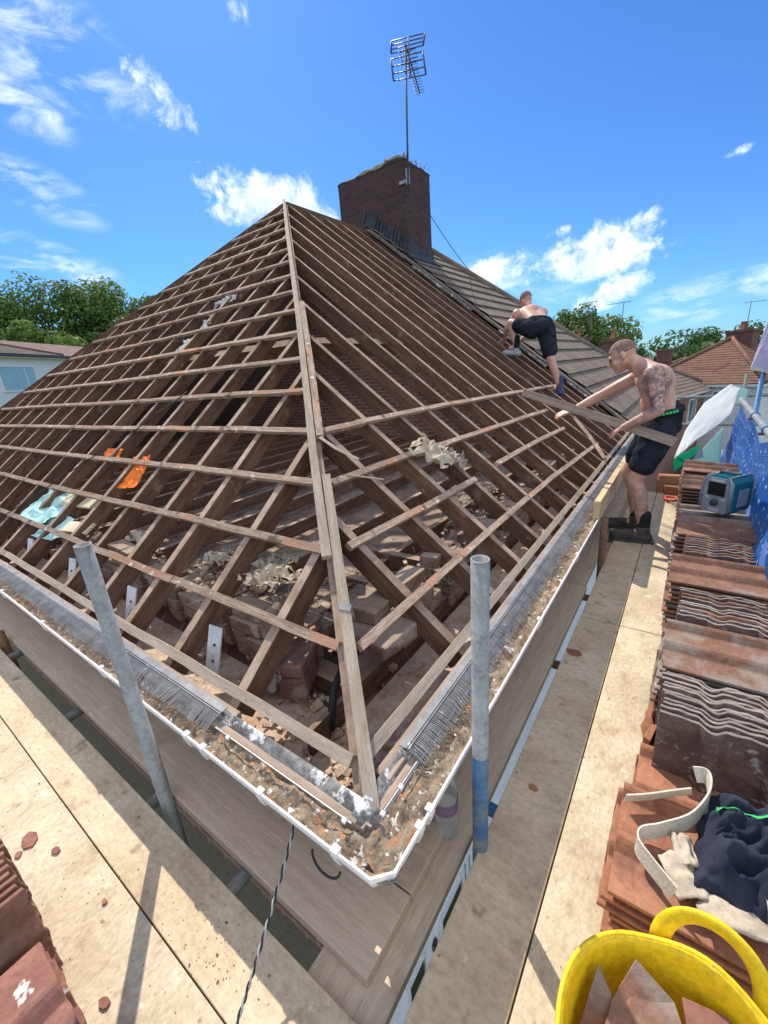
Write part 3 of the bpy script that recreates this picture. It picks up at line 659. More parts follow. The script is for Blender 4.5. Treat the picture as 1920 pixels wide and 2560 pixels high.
# brick infill between the rafter feet: loose courses of old bricks
def infill(ctr, wid, along_x, courses):
    m = MB()
    for c in range(courses):
        depth = 0.42 - 0.085 * c + RNG.uniform(-.03, .03); z = 0.215 + c * 0.072 + 0.033
        nrow = max(1, int(depth / 0.108))
        for r_ in range(nrow):
            q = -.5 * wid
            while q < .5 * wid - .03:
                L_ = min(RNG.choice((0.215, 0.215, 0.105)), .5 * wid - q)
                if L_ > .04 and RNG.random() > (.10 + .05 * c):
                    a = q + L_ / 2; b_ = 0.03 + r_ * 0.108 + RNG.uniform(-.012, .012)
                    p = (ctr[0] + a, ctr[1] + b_, z) if along_x else (ctr[0] - b_, ctr[1] + a, z)
                    sz = (L_ - .008, .098, .064) if along_x else (.098, L_ - .008, .064)
                    m.box((p[0], p[1], p[2] + RNG.uniform(-.004, .004)), sz, rotm(RNG.uniform(-.03, .03), RNG.uniform(-.03, .03), RNG.uniform(-.06, .06)), jit=.004)
                q += L_ + .006
    m.build('brick_infill', M['brickloft'], house, bevel=0.005)
for i in range(12):
    xa, xb = LX[i], LX[i + 1]
    infill(((xa + xb) / 2, 0.99), abs(xb - xa) - RW - .01, True, RNG.choice((3, 4, 4, 5)))
for i in range(12):
    ya, yb = RY[i], RY[i + 1]
    infill((-0.99, (ya + yb) / 2), abs(yb - ya) - RW - .01, False, RNG.choice((3, 3, 4, 5)))
# rubble, mortar crumbs and felt flakes nobody could count
m = MB()
for i in range(1500):
    if i % 2: x, y = RNG.uniform(-6.5, -1.2), 0.98 + abs(RNG.gauss(0, .22))
    else: x, y = -0.98 - abs(RNG.gauss(0, .22)), RNG.uniform(1.2, 6.5)
    if i % 9 == 0: x, y = RNG.uniform(-1.3, -.64), RNG.uniform(.64, 1.0)
    z = 0.20 if (y < .99 and i % 2) or (x > -.99 and not i % 2) else 0.215 + max(0, RNG.uniform(.1, .34) - .45 * max(0, (y - 1.0) if i % 2 else (-x - 1.0)))
    if i % 9 == 0: z = .175
    s_ = RNG.uniform(.006, .022) * (1 if RNG.random() < .85 else 1.8)
    m.box((x, y, z + s_ * .3), (s_ * RNG.uniform(1, 2), s_, s_ * RNG.uniform(.3, .8)), rotm(RNG.uniform(-.5, .5), RNG.uniform(-.5, .5), RNG.uniform(0, 3)), jit=s_ * .15)
m.build('loft_rubble', M['plaster'])['kind'] = 'stuff'
m = MB()
for i in range(420):
    c = ((-1.12, 1.80, .36), (-2.0, 1.1, .5), (-1.2, 2.6, .5), (-3.2, 1.15, .48), (-1.35, 1.32, .5))[i % 5]
    p = Vector(c) + Vector((RNG.gauss(0, .09), RNG.gauss(0, .09), RNG.gauss(0, .045))); d = Vector((RNG.uniform(-1, 1), RNG.uniform(-1, 1), RNG.uniform(-.7, .5))) * .05
    m.tube([p, p + d + Vector((0, 0, .012)), p + d * 2.1], .0012, 4)
m.build('nest_straw', M['paperg'])['kind'] = 'stuff'
m = MB(); m.box((-1.27, 0.985, 0.255), (0.11, 0.215, 0.10), rotz(0.5), jit=0.006); m.box((-1.262, 0.99, 0.345), (0.105, 0.21, 0.068), rotz(0.42), jit=0.006); m.build('brick_infill', M['plumbrick'], house, bevel=0.01)
m = MB(); m.box((-1.02, 1.24, 0.40), (0.30, 0.24, 0.08), rotz(-0.1), jit=0.012); m.box((-1.12, 1.30, 0.48), (0.22, 0.20, 0.07), rotz(0.1), jit=0.01); m.build('brick_infill', M['brickloft'], house, bevel=0.01)
# gutter: one run round the corner with a chamfered angle piece
GL = 0.352
gpath = [(-10.0, 0.478, GL), (-0.487, 0.478, GL), (-0.4475, 0.520, GL), (-0.4475, 7.36, GL)]
gs = [(-.000, .0), (-.006, .001), (-.007, -.012), (.004, -.045), (.030, -.068), (.075, -.068), (.100, -.045), (.106, -.012), (.102, -.012), (.096, -.043), (.073, -.063), (.032, -.063), (.008, -.043), (-.002, -.010)]
gs = [(-a, c) for a, c in gs]     # +side points outwards for this direction of travel
m = MB(); m.sweep(gpath, gs, (0, 0, 1), True); gut = m.build('gutter', M['upvc'], house)
def bracket(px, py, alongx):
    b = MB()
    def pt(a, c, w0):  # a inwards, c up, w0 along
        return (px + w0, py + a, GL + c) if alongx else (px - a, py + w0, GL + c)
    prof = [(-.009, .0045), (-.010, -.014), (-.001, -.050), (.028, -.074), (.060, -.074), (.060, -.070), (.030, -.070), (.003, -.048), (-.007, -.013), (.011, .0025), (.011, .0045)]
    n = len(prof); bb = len(b.v)
    for w0 in (-.011, .011):
        for a, c in prof: b.v.append(pt(a, c, w0))
    b.quad_faces([tuple(bb + j for j in range(n)), tuple(bb + n + j for j in reversed(range(n)))] + [(bb + j, bb + n + j, bb + n + (j + 1) % n, bb + (j + 1) % n) for j in range(n)])
    b.build('gutter_bracket', M['upvc'], gut)
for x in (-0.60, -0.90, -1.20, -1.30, -2.0, -2.75, -3.5, -4.3): bracket(x, 0.478, True)
for y in (0.645, 0.70, 1.75, 2.55, 3.9): bracket(-0.4475, y, False)
# silt and moss in the gutter
m = MB()
def silt(path, jit):
    def fn(u, v):
        k = u * (len(path) - 1); i = min(int(k), len(path) - 2); f = k - i
        return None
L1 = 9.4
def silt_L(u, v):
    x = -9.9 + 9.46 * u; yy = 0.484 + 0.092 * v
    x = min(x, -0.455 + 0 * v) if v < .2 else x
    return (x, yy, GL - 0.028 + 0.020 * v + 0.020 * noise.noise(Vector((x * 14, yy * 40, 1))) + 0.012 * noise.noise(Vector((x * 47, yy * 90, 4))))
m.grid(silt_L, 700, 10)
def silt_R(u, v):
    y = 0.50 + 6.8 * u; xx = -0.4535 - 0.092 * v
    return (xx, y, GL - 0.029 + 0.020 * v + 0.020 * noise.noise(Vector((xx * 40, y * 14, 7))) + 0.012 * noise.noise(Vector((xx * 90, y * 47, 2))))
m.grid(silt_R, 520, 10)
sl = m.build('gutter_silt', M['debris']); sl['kind'] = 'stuff'
# old felt hanging over the back of the gutter
m = MB()
def felt_L(u, v):
    x = -10 + 9.45 * u; n = noise.noise(Vector((x * 9, v * 3, 3)))
    return (x, 0.612 - 0.056 * v - .004 * n, 0.374 - 0.055 * v * v + .008 * n)
m.grid(felt_L, 420, 5)
def felt_R(u, v):
    y = 0.56 + 6.8 * u; n = noise.noise(Vector((y * 9, v * 3, 9)))
    return (-0.612 + 0.056 * v + .004 * n, y, 0.3745 - 0.055 * v * v + .008 * n)
m.grid(felt_R, 320, 5)
m.build('felt_apron', M['felt'], house, mods=[solidify(0.002)])
# eaves comb: a ledge with hundreds of fine fins drooping over the gutter (pattern of one strip)
def comb(p0, p1, outv, name):
    p0 = Vector(p0); p1 = Vector(p1); outv = Vector(outv); t = (p1 - p0); L = t.length; t.normalize(); m = MB()
    c = (p0 + p1) / 2
    m.beam(p0 + Vector((0, 0, 0.022)), p1 + Vector((0, 0, 0.022)), 0.026, 0.004, jit=0)
    m.beam(p0 + outv * 0.018 + Vector((0, 0, 0.010)), p1 + outv * 0.018 + Vector((0, 0, 0.010)), 0.004, 0.024)
    n = int(L / 0.0068); bend = 0.0
    for i in range(n):
        q = p0 + t * (i * 0.0068 + 0.003)
        lean = 0.55 * noise.noise(Vector((q.x * 5, q.y * 5, 0))) + RNG.uniform(-.08, .08)
        ln = 0.076 + 0.014 * noise.noise(Vector((q.x * 3, q.y * 3, 5)))
        if RNG.random() < 0.03: ln *= 0.5
        droop = -0.30 - 0.25 * noise.noise(Vector((q.x * 2.3, q.y * 2.3, 8)))
        a = q + outv * 0.008 + Vector((0, 0, 0.020))
        b_ = a + outv * ln * .55 + t * (lean * ln * .3) + Vector((0, 0, droop * ln * .4)); e = a + outv * ln + t * (lean * ln) + Vector((0, 0, droop * ln * 1.2))
        m.sweep([a, b_, e], [(-.0016, -.0007), (.0016, -.0007), (.0016, .0007), (-.0016, .0007)], (0, 0, 1), mitre=False)
    return m.build(name, M['comb'], house)
comb((-9.9, 0.598, 0.368), (-1.235, 0.598, 0.368), (0, -1, 0), 'eaves_comb')
comb((-0.598, 0.80, 0.368), (-0.598, 7.3, 0.368), (1, 0, 0), 'eaves_comb')
m = MB(); m.beam((-1.22, 0.545, 0.366), (-0.60, 0.545, 0.366), 0.004, 0.004); m.build('clip_rail', M['steel'], house)
m = MB(); m.beam((-0.545, 0.62, 0.366), (-0.545, 0.80, 0.366), 0.004, 0.004); m.build('clip_rail', M['steel'], house)
for x, y in ((-1.14, 0.540), (-0.62, 0.540), (-0.542, 0.61), (-0.542, 0.70)):
    m = MB(); m.box((x, y, 0.368), (0.014, 0.014, 0.010)); m.build('gutter_clip', M['upvc'], house, bevel=0.003)

# chimney on the ridge at the party wall
ch = MB()
zt = 5.02
ch.prism([(-6.12, 7.6), (-4.60, 7.6), (-4.60, 8.52), (-6.12, 8.52)], (0, 0, 2.6), (1, 0, 0), (0, 1, 0), (0, 0, zt - 2.6))
chim = ch.build('chimney', M['brickdark'], house)
m = MB()
def flaunch(u, v):
    x = -6.13 + 1.54 * u; y = 7.59 + 0.94 * v; e = min(u, 1 - u, v, 1 - v) * 5
    return (x, y, zt - 0.01 + 0.16 * min(1, e) * (0.7 + 0.5 * u) + 0.05 * noise.noise(Vector((u * 7, v * 5, 0))))
m.grid(flaunch, 26, 18); m.build('flaunching', M['moss'], chim, mods=[solidify(0.05, -1)])
m = MB()
for i in range(60):
    u = RNG.random(); x = -5.1 + 0.5 * u if i % 2 else -4.65 + RNG.uniform(-.1, .07); y = RNG.uniform(7.6, 8.5) if i % 2 == 0 else 7.62 + RNG.uniform(0, .2)
    p = Vector((x, y, zt + 0.06)); e = p + Vector((RNG.uniform(-.08, .08), RNG.uniform(-.08, .08), RNG.uniform(.02, .10)))
    m.tube([p, e], 0.005, 4)
m.build('grass_tufts', M['straw'], chim)['kind'] = 'stuff'
m = MB(); 
for i in range(14):
    xa = -5.55 + 0.075 * i
    m.box((xa, 7.585, 4.30 - 0.052 * i + 0.0), (0.07, 0.025, 0.30), rotm(0, 0.35, 0), jit=0.012)
m.build('lead_flashing', M['lead'], chim)
m = MB(); m.box((-4.59, 8.06, 3.58), (0.03, 1.0, 0.26), jit=0.01); m.box((-4.50, 8.0, 3.50), (0.26, 1.15, 0.02), rotm(0, P, 0)); m.build('lead_flashing', M['lead'], chim)

# ------------------------------------------------------------------ attached neighbour
def tiled(m, bl, br, tr, tl, gauge=0.345, th=0.022, nn=None):
    """stepped courses of tiles on a sloping quad"""
    bl, br, tr, tl = map(Vector, (bl, br, tr, tl)); L = (tl - bl).length; n = max(1, int(round(L / gauge)))
    nn = nn or (br - bl).cross(tl - bl).normalized()
    if nn.z < 0: nn = -nn
    for i in range(n):
        a = i / n; c = (i + 1) / n + 0.25 / n
        c = min(c, 1.0)
        p0 = bl.lerp(tl, a) + nn * th; p1 = br.lerp(tr, a) + nn * th; p2 = br.lerp(tr, c); p3 = bl.lerp(tl, c); q0 = bl.lerp(tl, a); q1 = br.lerp(tr, a)
        b = len(m.v); m.v += [tuple(x) for x in (p0, p1, p2, p3, q0, q1)]
        w_ = (p1 - p0).length
        m.quad_faces([(b, b + 1, b + 2, b + 3), (b + 4, b + 5, b + 1, b)], [[(0, a * L), (w_, a * L), (w_, c * L), (0, c * L)], [(0, 0), (w_, 0), (w_, th), (0, th)]])
nb = thing('house', 'attached house beyond the chimney, its roof still covered in grey brown tiles', 'house', (-5, 10.5, GZ))
OZ = 0.06
m = MB()
Y1, Y2, YE = 7.40, 9.25, 14.02
rb = (-0.58, Y1, 0.33 + OZ); 
tiled(m, (-0.58, Y1, 0.33 + OZ), (-0.58, YE, 0.33 + OZ), (AX, Y2, AZ + OZ), (AX, Y1, AZ + OZ), th=0.035)
tiled(m, (-0.58, YE, 0.33 + OZ), (-10.1, YE, 0.33 + OZ), (AX, Y2, AZ + OZ), (AX, Y2, AZ + OZ), th=0.035)
tiled(m, (-10.1, YE, 0.33 + OZ), (-10.1, Y1, 0.33 + OZ), (AX, Y1, AZ + OZ), (AX, Y2, AZ + OZ), th=0.035)
rf = m.build('roof', M['nbrtile'], nb)
m = MB(); m.tube([(AX, Y1 + 0.5, AZ + .09), (AX, Y2, AZ + .09)], 0.10, 10); m.tube([(AX, Y2, AZ + .08), (-0.6, YE, 0.40)], 0.09, 10); m.build('ridge_tiles', M['nbrtile'], rf)
m = MB(); 
for i in range(17):   # toothed cut edge of the tiling along the party line
    s = 0.345 * i
    m.box(FR(s + 0.17, 7.34 + RNG.uniform(-.03, .03), 0.03), (0.34, 0.16, 0.03), rotm(0, P, 0))
m.build('verge_tiles', M['nbrtile'], rf)
for s0, s1 in ((0.6, 1.2), (1.6, 2.6), (3.2, 4.6)):
    m = MB(); m.beam(FR(s0, 7.22, 0.012), FR(s1, 7.22, 0.012), 0.05, 0.02, NR, jit=.01)
    m.build('mortar_strip', M['felt'], rf)
m = MB(); m.prism([(-0.95, 0), (-9.9, 0), (-9.9, 5.4), (-0.95, 5.4)], (0, 7.64, GZ), (1, 0, 0), (0, 0, 1), (0, 6.1, 0)); m.build('wall', M['brick'], nb)
m = MB(); m.sweep([(-0.46, 7.4, 0.35), (-0.46, 13.9, 0.35)], [(-.05, .03), (-.05, -.03), (-.02, -.06), (.02, -.06), (.05, -.03), (.05, .03)], (0, 0, 1)); m.build('gutter', M['upvc'], nb)

# ------------------------------------------------------------------ aerial on the chimney
an = thing('tv_aerial', 'tall grid-backed television aerial clamped to the big dark chimney', 'aerial', (-4.58, 7.57, 4.45))
AM = Vector((-4.57, 7.57, 0))
m = MB(); m.tube([(-4.51, 7.565, 4.5), (-4.43, 7.565, 6.44)], 0.017, 10); m.build('mast', M['alu'], an)
m = MB(); m.box((-4.515, 7.58, 4.72), (0.06, 0.04, 0.24)); m.box((-4.62, 7.585, 4.66), (0.16, 0.03, 0.05)); m.build('clamp', M['steel'], an)
b0 = Vector((-4.43, 7.60, 6.42)); bdir = Vector((0.42, -0.80, -0.40)).normalized()
bdir = (Vector((-4.86, 8.75, 6.42)) - b0); BL = bdir.length; bdir.normalize()
m = MB(); m.tube([b0 - bdir * .1, b0 + bdir * BL], 0.011, 8); m.build('boom', M['alu'], an)
hx = Vector((0.97, 0.10, -0.22)).normalized(); 
m = MB()
ux = bdir.cross(Vector((0, 0, 1))).normalized()
uz = ux.cross(bdir).normalized()
for i in range(15):
    p = b0 + bdir * (0.08 + i * (BL - .1) / 14); r = 0.045
    for sgn in (-1, 1): m.tube([p - ux * r + uz * .0, p - ux * r + uz * (.035 * sgn)], 0.004, 5)
    m.tube([p - ux * (r + .05), p + ux * (r + .05)], 0.005, 5)
m.build('directors', M['alu'], an)
m = MB()
for (x0, z0, x1, z1, za0, za1) in ((-4.71, 6.42, -4.09, 6.60, 6.72, 6.88), (-4.71, 6.04, -4.06, 6.22, 6.36, 6.50)):
    pass
def panel(c00, c10, c01, c11, nb_):
    c00, c10, c01, c11 = map(Vector, (c00, c10, c01, c11))
    m.tube([c00, c01], 0.013, 6); m.tube([c10, c11], 0.013, 6)
    for i in range(nb_):
        t = i / (nb_ - 1); m.tube([c00.lerp(c01, t), c10.lerp(c11, t)], 0.008, 6)
Yp = 7.55
panel((-4.70, Yp, 6.44), (-4.10, Yp, 6.31), (-4.68, Yp, 6.59), (-4.06, Yp, 6.44), 4)
panel((-4.68, Yp, 6.08), (-4.07, Yp, 5.94), (-4.71, Yp, 6.37), (-4.11, Yp, 6.24), 4)
m.tube([(-4.36, Yp, 6.0), (-4.36, Yp, 6.52)], 0.010, 6)
m.build('reflector_grid', M['alu'], an)
m = MB(); 
for k in range(3):
    c = b0 + bdir * (0.10 + .1 * k)
    ring = [c + ux * (0.13 * (1 if a < 2 else -1)) + uz * (0.03 * (1 if a in (1, 2) else -1)) for a in range(4)]
    m.tube(ring + [ring[0]], 0.006, 5, smooth=False)
m.build('dipole', M['alu'], an)
m = MB(); pts = [Vector((-4.6, 8.5, 4.35)).lerp(Vector((-4.7, 11.3, 3.45)), t) - Vector((0, 0, 0.25 * t * (1 - t) * 4 * .35)) for t in [i / 10 for i in range(11)]]
m.tube(pts, 0.008, 6); tag(m.build('overhead_cable', M['cable']), 'thin dark cable sagging from the chimney down to the tiled roof', 'cable')
# ------------------------------------------------------------------ scaffold decks
def deck(x0, x1, y0, y1, z, mat, label, th=0.038, name='deck_board', cat='deck board', group=None):
    m = MB(); m.box(((x0 + x1) / 2, (y0 + y1) / 2, z - th / 2), (x1 - x0, y1 - y0, th))
    o = m.build(name, mat, bevel=0.003); return tag(o, label, cat, group)
DG = 'scaffold deck boards'
deck(-6.5, -0.388, 0.178, 0.358, 0.0, M['ply'], 'narrow plywood strip of the left deck, half shaded, beside the dark gap', group=DG)
deck(-3.9, -0.176, -0.60, 0.174, 0.0, M['plyl'], 'wide sunlit plywood sheet of the left deck carrying plum roof tiles', group=DG)
deck(-6.5, -3.904, -0.60, 0.174, -0.001, M['plyl'], 'sunlit plywood sheet at the far left end of the left deck', group=DG)
deck(-0.384, -0.176, 0.178, 2.43, 0.0, M['ply'], 'near narrow plywood strip of the right deck in the shadow of the eaves', group=DG)
deck(-0.384, -0.176, 2.436, 5.35, 0.0, M['ply'], 'far narrow plywood strip under the standing worker', group=DG)
deck(-0.171, 0.60, -0.60, 2.43, -0.001, M['plyl'], 'near wide dusty plywood sheet under the yellow bucket and tile stacks', group=DG)
deck(-0.171, 0.60, 2.436, 5.6, -0.001, M['plyl'], 'far wide plywood sheet where the handsaw lies', group=DG)
BG = 'inner scaffold boards below the gutter'
deck(-6.5, -0.505, 0.432, 0.652, 0.0, M['board'], 'grey scaffold board lying just under the left gutter, its sawn end at the corner', name='scaffold_board', cat='scaffold board', group=BG)
deck(-6.5, -0.506, 0.657, 0.88, 0.0005, M['board'], 'grey scaffold board tight against the brick wall under the left eaves', name='scaffold_board', cat='scaffold board', group=BG)
deck(-0.665, -0.432, -0.5, 2.9, -0.041, M['board'], 'lower shaded scaffold board under the right gutter with the plastic bottle on it', name='scaffold_board', cat='scaffold board', group=BG)
deck(-0.665, -0.447, 2.905, 5.9, -0.042, M['board'], 'scaffold board beneath the right gutter beside the worker', name='scaffold_board', cat='scaffold board', group=BG)
deck(-0.90, -0.672, 0.9, 5.9, -0.043, M['board'], 'scaffold board against the wall under the right eaves', name='scaffold_board', cat='scaffold board', group=BG)
TR = 0.02415
def pole(p0, p1, label, name='scaffold_pole', mat='steel', blue=None, cat='scaffold pole', group='scaffold poles', r=TR):
    m = MB(); m.pipe(p0, p1, r); o = m.build(name, M[mat])
    if blue:
        for a, b in blue:
            k = MB(); A = Vector(p0).lerp(Vector(p1), a); B = Vector(p0).lerp(Vector(p1), b)
            k.lathe([(r + .0006, 0), (r + .0006, (B - A).length)], A, 20, True, (B - A).to_track_quat('Z', 'Y').to_matrix()); k.build('paint_band', M['steelbluey'], o)
    return tag(o, label, cat, group)
pole((-1.482, 0.392, GZ), (-1.465, 0.410, 1.073), 'galvanised scaffold pole rising in front of the left gutter, streaked with blue', mat='steelblue')
pole((-0.412, 0.905, GZ), (-0.378, 0.892, 1.042), 'galvanised scaffold pole with a worn blue lower end by the right gutter', blue=[(0.70, 0.897)])
pole((-3.52, 0.395, GZ), (-3.54, 0.395, 0.075), 'short rusty scaffold pole stub at the left edge beside the gutter', mat='rust')
pole((-0.395, 3.20, GZ), (-0.40, 3.23, 0.37), 'short dark scaffold pole end standing by the far gutter below the fresh plank', mat='rust')
pole((-8.9, 0.395, GZ), (-8.95, 0.40, 2.25), 'distant brown scaffold pole in front of the white flats', mat='rust')
pole((0.68, 8.2, GZ), (0.63, 8.2, 1.07), 'greenish scaffold pole beside the blue net at the deck end', mat='postwood')
pole((0.69, 6.4, GZ), (0.62, 6.4, 1.62), 'blue painted scaffold pole under the lilac cloth', mat='bluepaint')
pole((-0.40, 8.25, 0.755), (0.95, 8.25, 0.76), 'upper horizontal guard rail across the end of the deck', group='guard rails')
pole((-0.40, 8.28, 0.33), (0.95, 8.28, 0.335), 'lower horizontal guard rail across the end of the deck', group='guard rails')
pole((0.53, 1.6, 0.83), (0.525, 7.0, 0.83), 'long guard rail carrying the blue net', group='guard rails', r=0.027)
def clip(c, label):
    t = thing('scaffold_clamp', label, 'clamp', c, 'couplers along the guard rail')
    m = MB(); m.lathe([(0.029, -.02), (0.038, -.02), (0.038, .02), (0.029, .02)], c, 16, True, rotm(pi / 2)); m.build('collar', M['bluepaint'], t)
    m = MB(); m.beam(Vector(c) + Vector((-.05, 0, -.03)), Vector(c) + Vector((.05, .02, -.035)), 0.02, 0.02); m.build('bolt', M['rust'], t)
clip((0.528, 5.35, 0.83), 'blue banded coupler on the far part of the guard rail')
clip((0.528, 4.45, 0.83), 'blue banded coupler on the nearer part of the guard rail')
for x, y0, y1, lb in ((-1.02, 0.2, 0.7, 'bluish transom tube crossing the dark gap nearest the corner'), (-1.56, 0.1, 0.8, 'transom tube beside the left scaffold pole'), (-2.42, 0.1, 0.8, 'transom tube crossing the left gap further along'), (-3.40, 0.1, 0.8, 'transom tube by the short rusty pole')):
    pole((x, y0, -0.066), (x - .02, y1, -0.068), lb, name='transom', cat='scaffold tube', group='transoms under the decks')
for y, mt, lb in ((1.10, 'bluepaint', 'blue transom tube behind the right scaffold pole'), (2.05, 'rust', 'rusty brown transom across the right gap'), (2.86, 'rust', 'dark transom across the right gap before the short pole'), (4.0, 'rust', 'dark transom under the worker boots')):
    pole((-0.80, y, -0.11), (-0.1, y, -0.108), lb, name='transom', mat=mt, cat='scaffold tube', group='transoms under the decks')
# blue debris net
def net(u, v):
    y = 2.5 + 4.3 * u; top = 0.80 + 0.03 * sin(u * 23) - 0.05 * abs(sin(u * 9.5))
    z = 0.02 + (top - 0.02) * v
    x = 0.450 + 0.055 * v + 0.018 * sin(u * 30 + v * 3) * (1 - v * .6) + 0.03 * noise.noise(Vector((u * 9, v * 3, 0))) - .02 * (1 - v)
    return (x, y, z)
m = MB(); m.grid(net, 160, 24); nt = m.build('debris_net', M['net']); tag(nt, 'bright blue debris net hung from the guard rail along the right edge', 'net')
for f in nt.data.uv_layers[0].data: f.uv = (f.uv[0] * 4.1, f.uv[1] * 0.8)
# fresh plank on edge in the gutter
m = MB(); m.beam((-0.462, 3.24, 0.418), (-0.462, 5.7, 0.418), 0.045, 0.132)
tag(m.build('timber_plank', M['newwood'], bevel=0.003), 'pale fresh plank standing on edge in the far gutter beside the worker', 'plank')
# loose lath lying down the rafters
m = MB(); m.sweep([FR(0.62, 5.62, 0.02), FR(0.3, 5.30, 0.03), FR(0.02, 4.98, 0.022)], [(-.0185, -.0125), (.0185, -.0125), (.0185, .0125), (-.0185, .0125)], NR)
tag(m.build('loose_lath', M['batten']), 'loose lath lying slantwise across the far battens near the worker', 'lath')
m = MB(); m.beam(FR(0.965, 1.62, 0.012), FR(0.90, 1.60, 0.03) + Vector((0.05, 0.18, -.03)), 0.018, 0.006)
m.sweep([HIP(0.98, 0.02, 0.03), HIP(0.90, 0.10, 0.04), HIP(0.84, 0.20, 0.035)], [(-.009, -.002), (.009, -.002), (.009, .002), (-.009, .002)], up_h)
tag(m.build('wood_splinter', M['eavebatten']), 'pale splinter of wood sticking out beside the hip battens', 'splinter')
m = MB(); m.sweep([HIP(0.33, -0.002, 0.006), HIP(0.33, 0.005, 0.0195), HIP(0.32, 0.046, 0.0195), HIP(0.315, 0.049, -0.05)], [(-.011, -.0008), (.011, -.0008), (.011, .0008), (-.011, .0008)], up_h)
tag(m.build('metal_strap', M['steel']), 'small bent metal strap wrapped over the lower hip batten', 'metal strap')

# ------------------------------------------------------------------ cables and ropes
def twisted(p0, p1, r, name, label):
    t = thing(name, label, 'cable', p0)
    p0 = Vector(p0); p1 = Vector(p1); d = (p1 - p0).normalized(); a = d.cross(Vector((0, 0, 1))).normalized(); c = a.cross(d); L = (p1 - p0).length
    for k, mt in ((0, 'rope'), (1, 'ropew')):
        pts = []
        n = int(L / 0.006)
        for i in range(n + 1):
            s = i / n; th = 2 * pi * L * s / 0.045 + pi * k; sag = -0.02 * 4 * s * (1 - s)
            pts.append(p0.lerp(p1, s) + a * (r * cos(th)) + c * (r * sin(th)) + Vector((0, 0, sag)))
        m = MB(); m.tube(pts, r * 0.95, 6); m.build('strand', M[mt], t)
twisted((-0.790, 0.50, 0.27), (-0.665, 0.075, 0.012), 0.0030, 'twisted_cable', 'black and white twisted cable running from the left gutter down to the deck')
m = MB(); m.tube([Vector((-0.63, 0.466 - 0.012 * sin(a), 0.302)) + Vector((0.055 * (-cos(a)) * .9, 0, -0.035 * sin(a))) for a in [pi * i / 14 for i in range(15)]], 0.0035, 6)
tag(m.build('cable_loop', M['rope']), 'thin black loop of cable drooping below the corner gutter', 'cable')
m = MB(); m.tube([FL(1.75, -3.5, 0.0), FL(1.3, -3.75, 0.02), FL(0.95, -4.2, 0.0), FL(0.55, -4.5, 0.02), FL(0.30, -4.75, 0.015), FL(0.0, -5.2, 0.015), FL(-.1, -5.5, 0.0)], 0.0045, 6)
tag(m.build('aerial_lead', M['rope']), 'thin black cable trailing diagonally over the lower left battens', 'cable')
m = MB(); m.tube([(-0.985, 0.86, 0.20), (-0.985, 0.88, 0.28), (-1.0, 0.92, 0.34), (-1.02, 1.0, 0.37)], 0.016, 10)
tag(m.build('cable_stub', M['rope']), 'stub of thick black cable poking up behind the corner soffit', 'cable')

# ------------------------------------------------------------------ loose stuff in the roof
def crumple(name, mat, org, ex, ey, nu, nv, amp, label, cat, seed, sharp=1.0, th=0.002, group=None, ragged=0.15):
    org = Vector(org); ex = Vector(ex); ey = Vector(ey); nn = ex.cross(ey).normalized(); m = MB()
    if nn.z < 0: nn = -nn
    def fn(u, v):
        e = 1 + ragged * noise.noise(Vector((u * 5 + seed, v * 5, seed)))
        h = abs(noise.noise(Vector((u * 3.2 + seed, v * 3.2, seed * 1.7)))) * 1.4 + 0.5 * abs(noise.noise(Vector((u * 8, v * 8 + seed, 2)))) * sharp
        return org + ex * ((u - .5) * e) + ey * ((v - .5) * (1 + ragged * noise.noise(Vector((v * 5, u * 5 + seed, 3))))) + nn * (h * amp)
    m.grid(fn, nu * 2, nv * 2, smooth=False)
    if sharp > .6:
        keep = [k for k in range(len(m.f)) if noise.noise(Vector((k // (nv * 2) * .33 + seed, k % (nv * 2) * .33, seed))) > (-.16 if min(k // (nv * 2), nu * 2 - 1 - k // (nv * 2), k % (nv * 2), nv * 2 - 1 - k % (nv * 2)) < 4 else -.42)]
        m.f = [m.f[k] for k in keep]; m.uv = [m.uv[k] for k in keep]; m.sm = [m.sm[k] for k in keep]
    o = m.build(name, M[mat], mods=[solidify(th)])
    return tag(o, label, cat, group)
PG = 'torn roofing felt scraps lying in the roof'
crumple('felt_scrap', 'paper', FR(0.88, 2.40, 0.02), (0.24, 0.10, -.14), (-0.06, 0.34, 0.03), 8, 9, 0.07, 'large crumpled cream felt sheet draped over the broken right batten', 'paper scrap', 3.1, group=PG)
crumple('felt_scrap', 'paperg', FR(0.80, 2.62, -0.02), (0.14, 0.06, -.10), (-0.05, 0.16, 0.02), 8, 7, 0.07, 'grey ragged felt hanging below the cream sheet', 'paper scrap', 9.3, group=PG)
for i, (x, y, z, lb, mt, sz) in enumerate(((-1.53, 1.12, 0.60, 'heap of pale torn felt on the bricks between the second and third rafters', 'paper', .3),
      (-1.98, 1.14, 0.60, 'clump of brown shredded felt on the bricks left of the pale heap', 'paperg', .24), (-1.6, 1.22, 0.62, 'small grey felt flake behind the pale heap', 'paperg', .2),
      (-1.33, 2.85, 0.50, 'cream felt flakes on the bricks behind the right rafters', 'paper', .24), (-1.30, 3.3, 0.48, 'grey felt flakes further along the right bricks', 'paperg', .22),
      (-2.9, 1.15, 0.56, 'brown felt scrap by the white mesh plates on the left', 'paperg', .22), (-1.40, 0.90, 0.22, 'dusty felt scrap behind the left eaves batten', 'paperg', .2), (-1.9, 0.88, 0.22, 'reddish felt scrap low down by a white plate', 'paperg', .2))):
    crumple('felt_scrap', mt, (x, y, z), (sz * .8, 0.02, 0), (0.02, sz * .62, 0.02), 9, 8, 0.048, lb, 'paper scrap', 2.7 * i + 1, sharp=1.6, group=PG, ragged=.4)
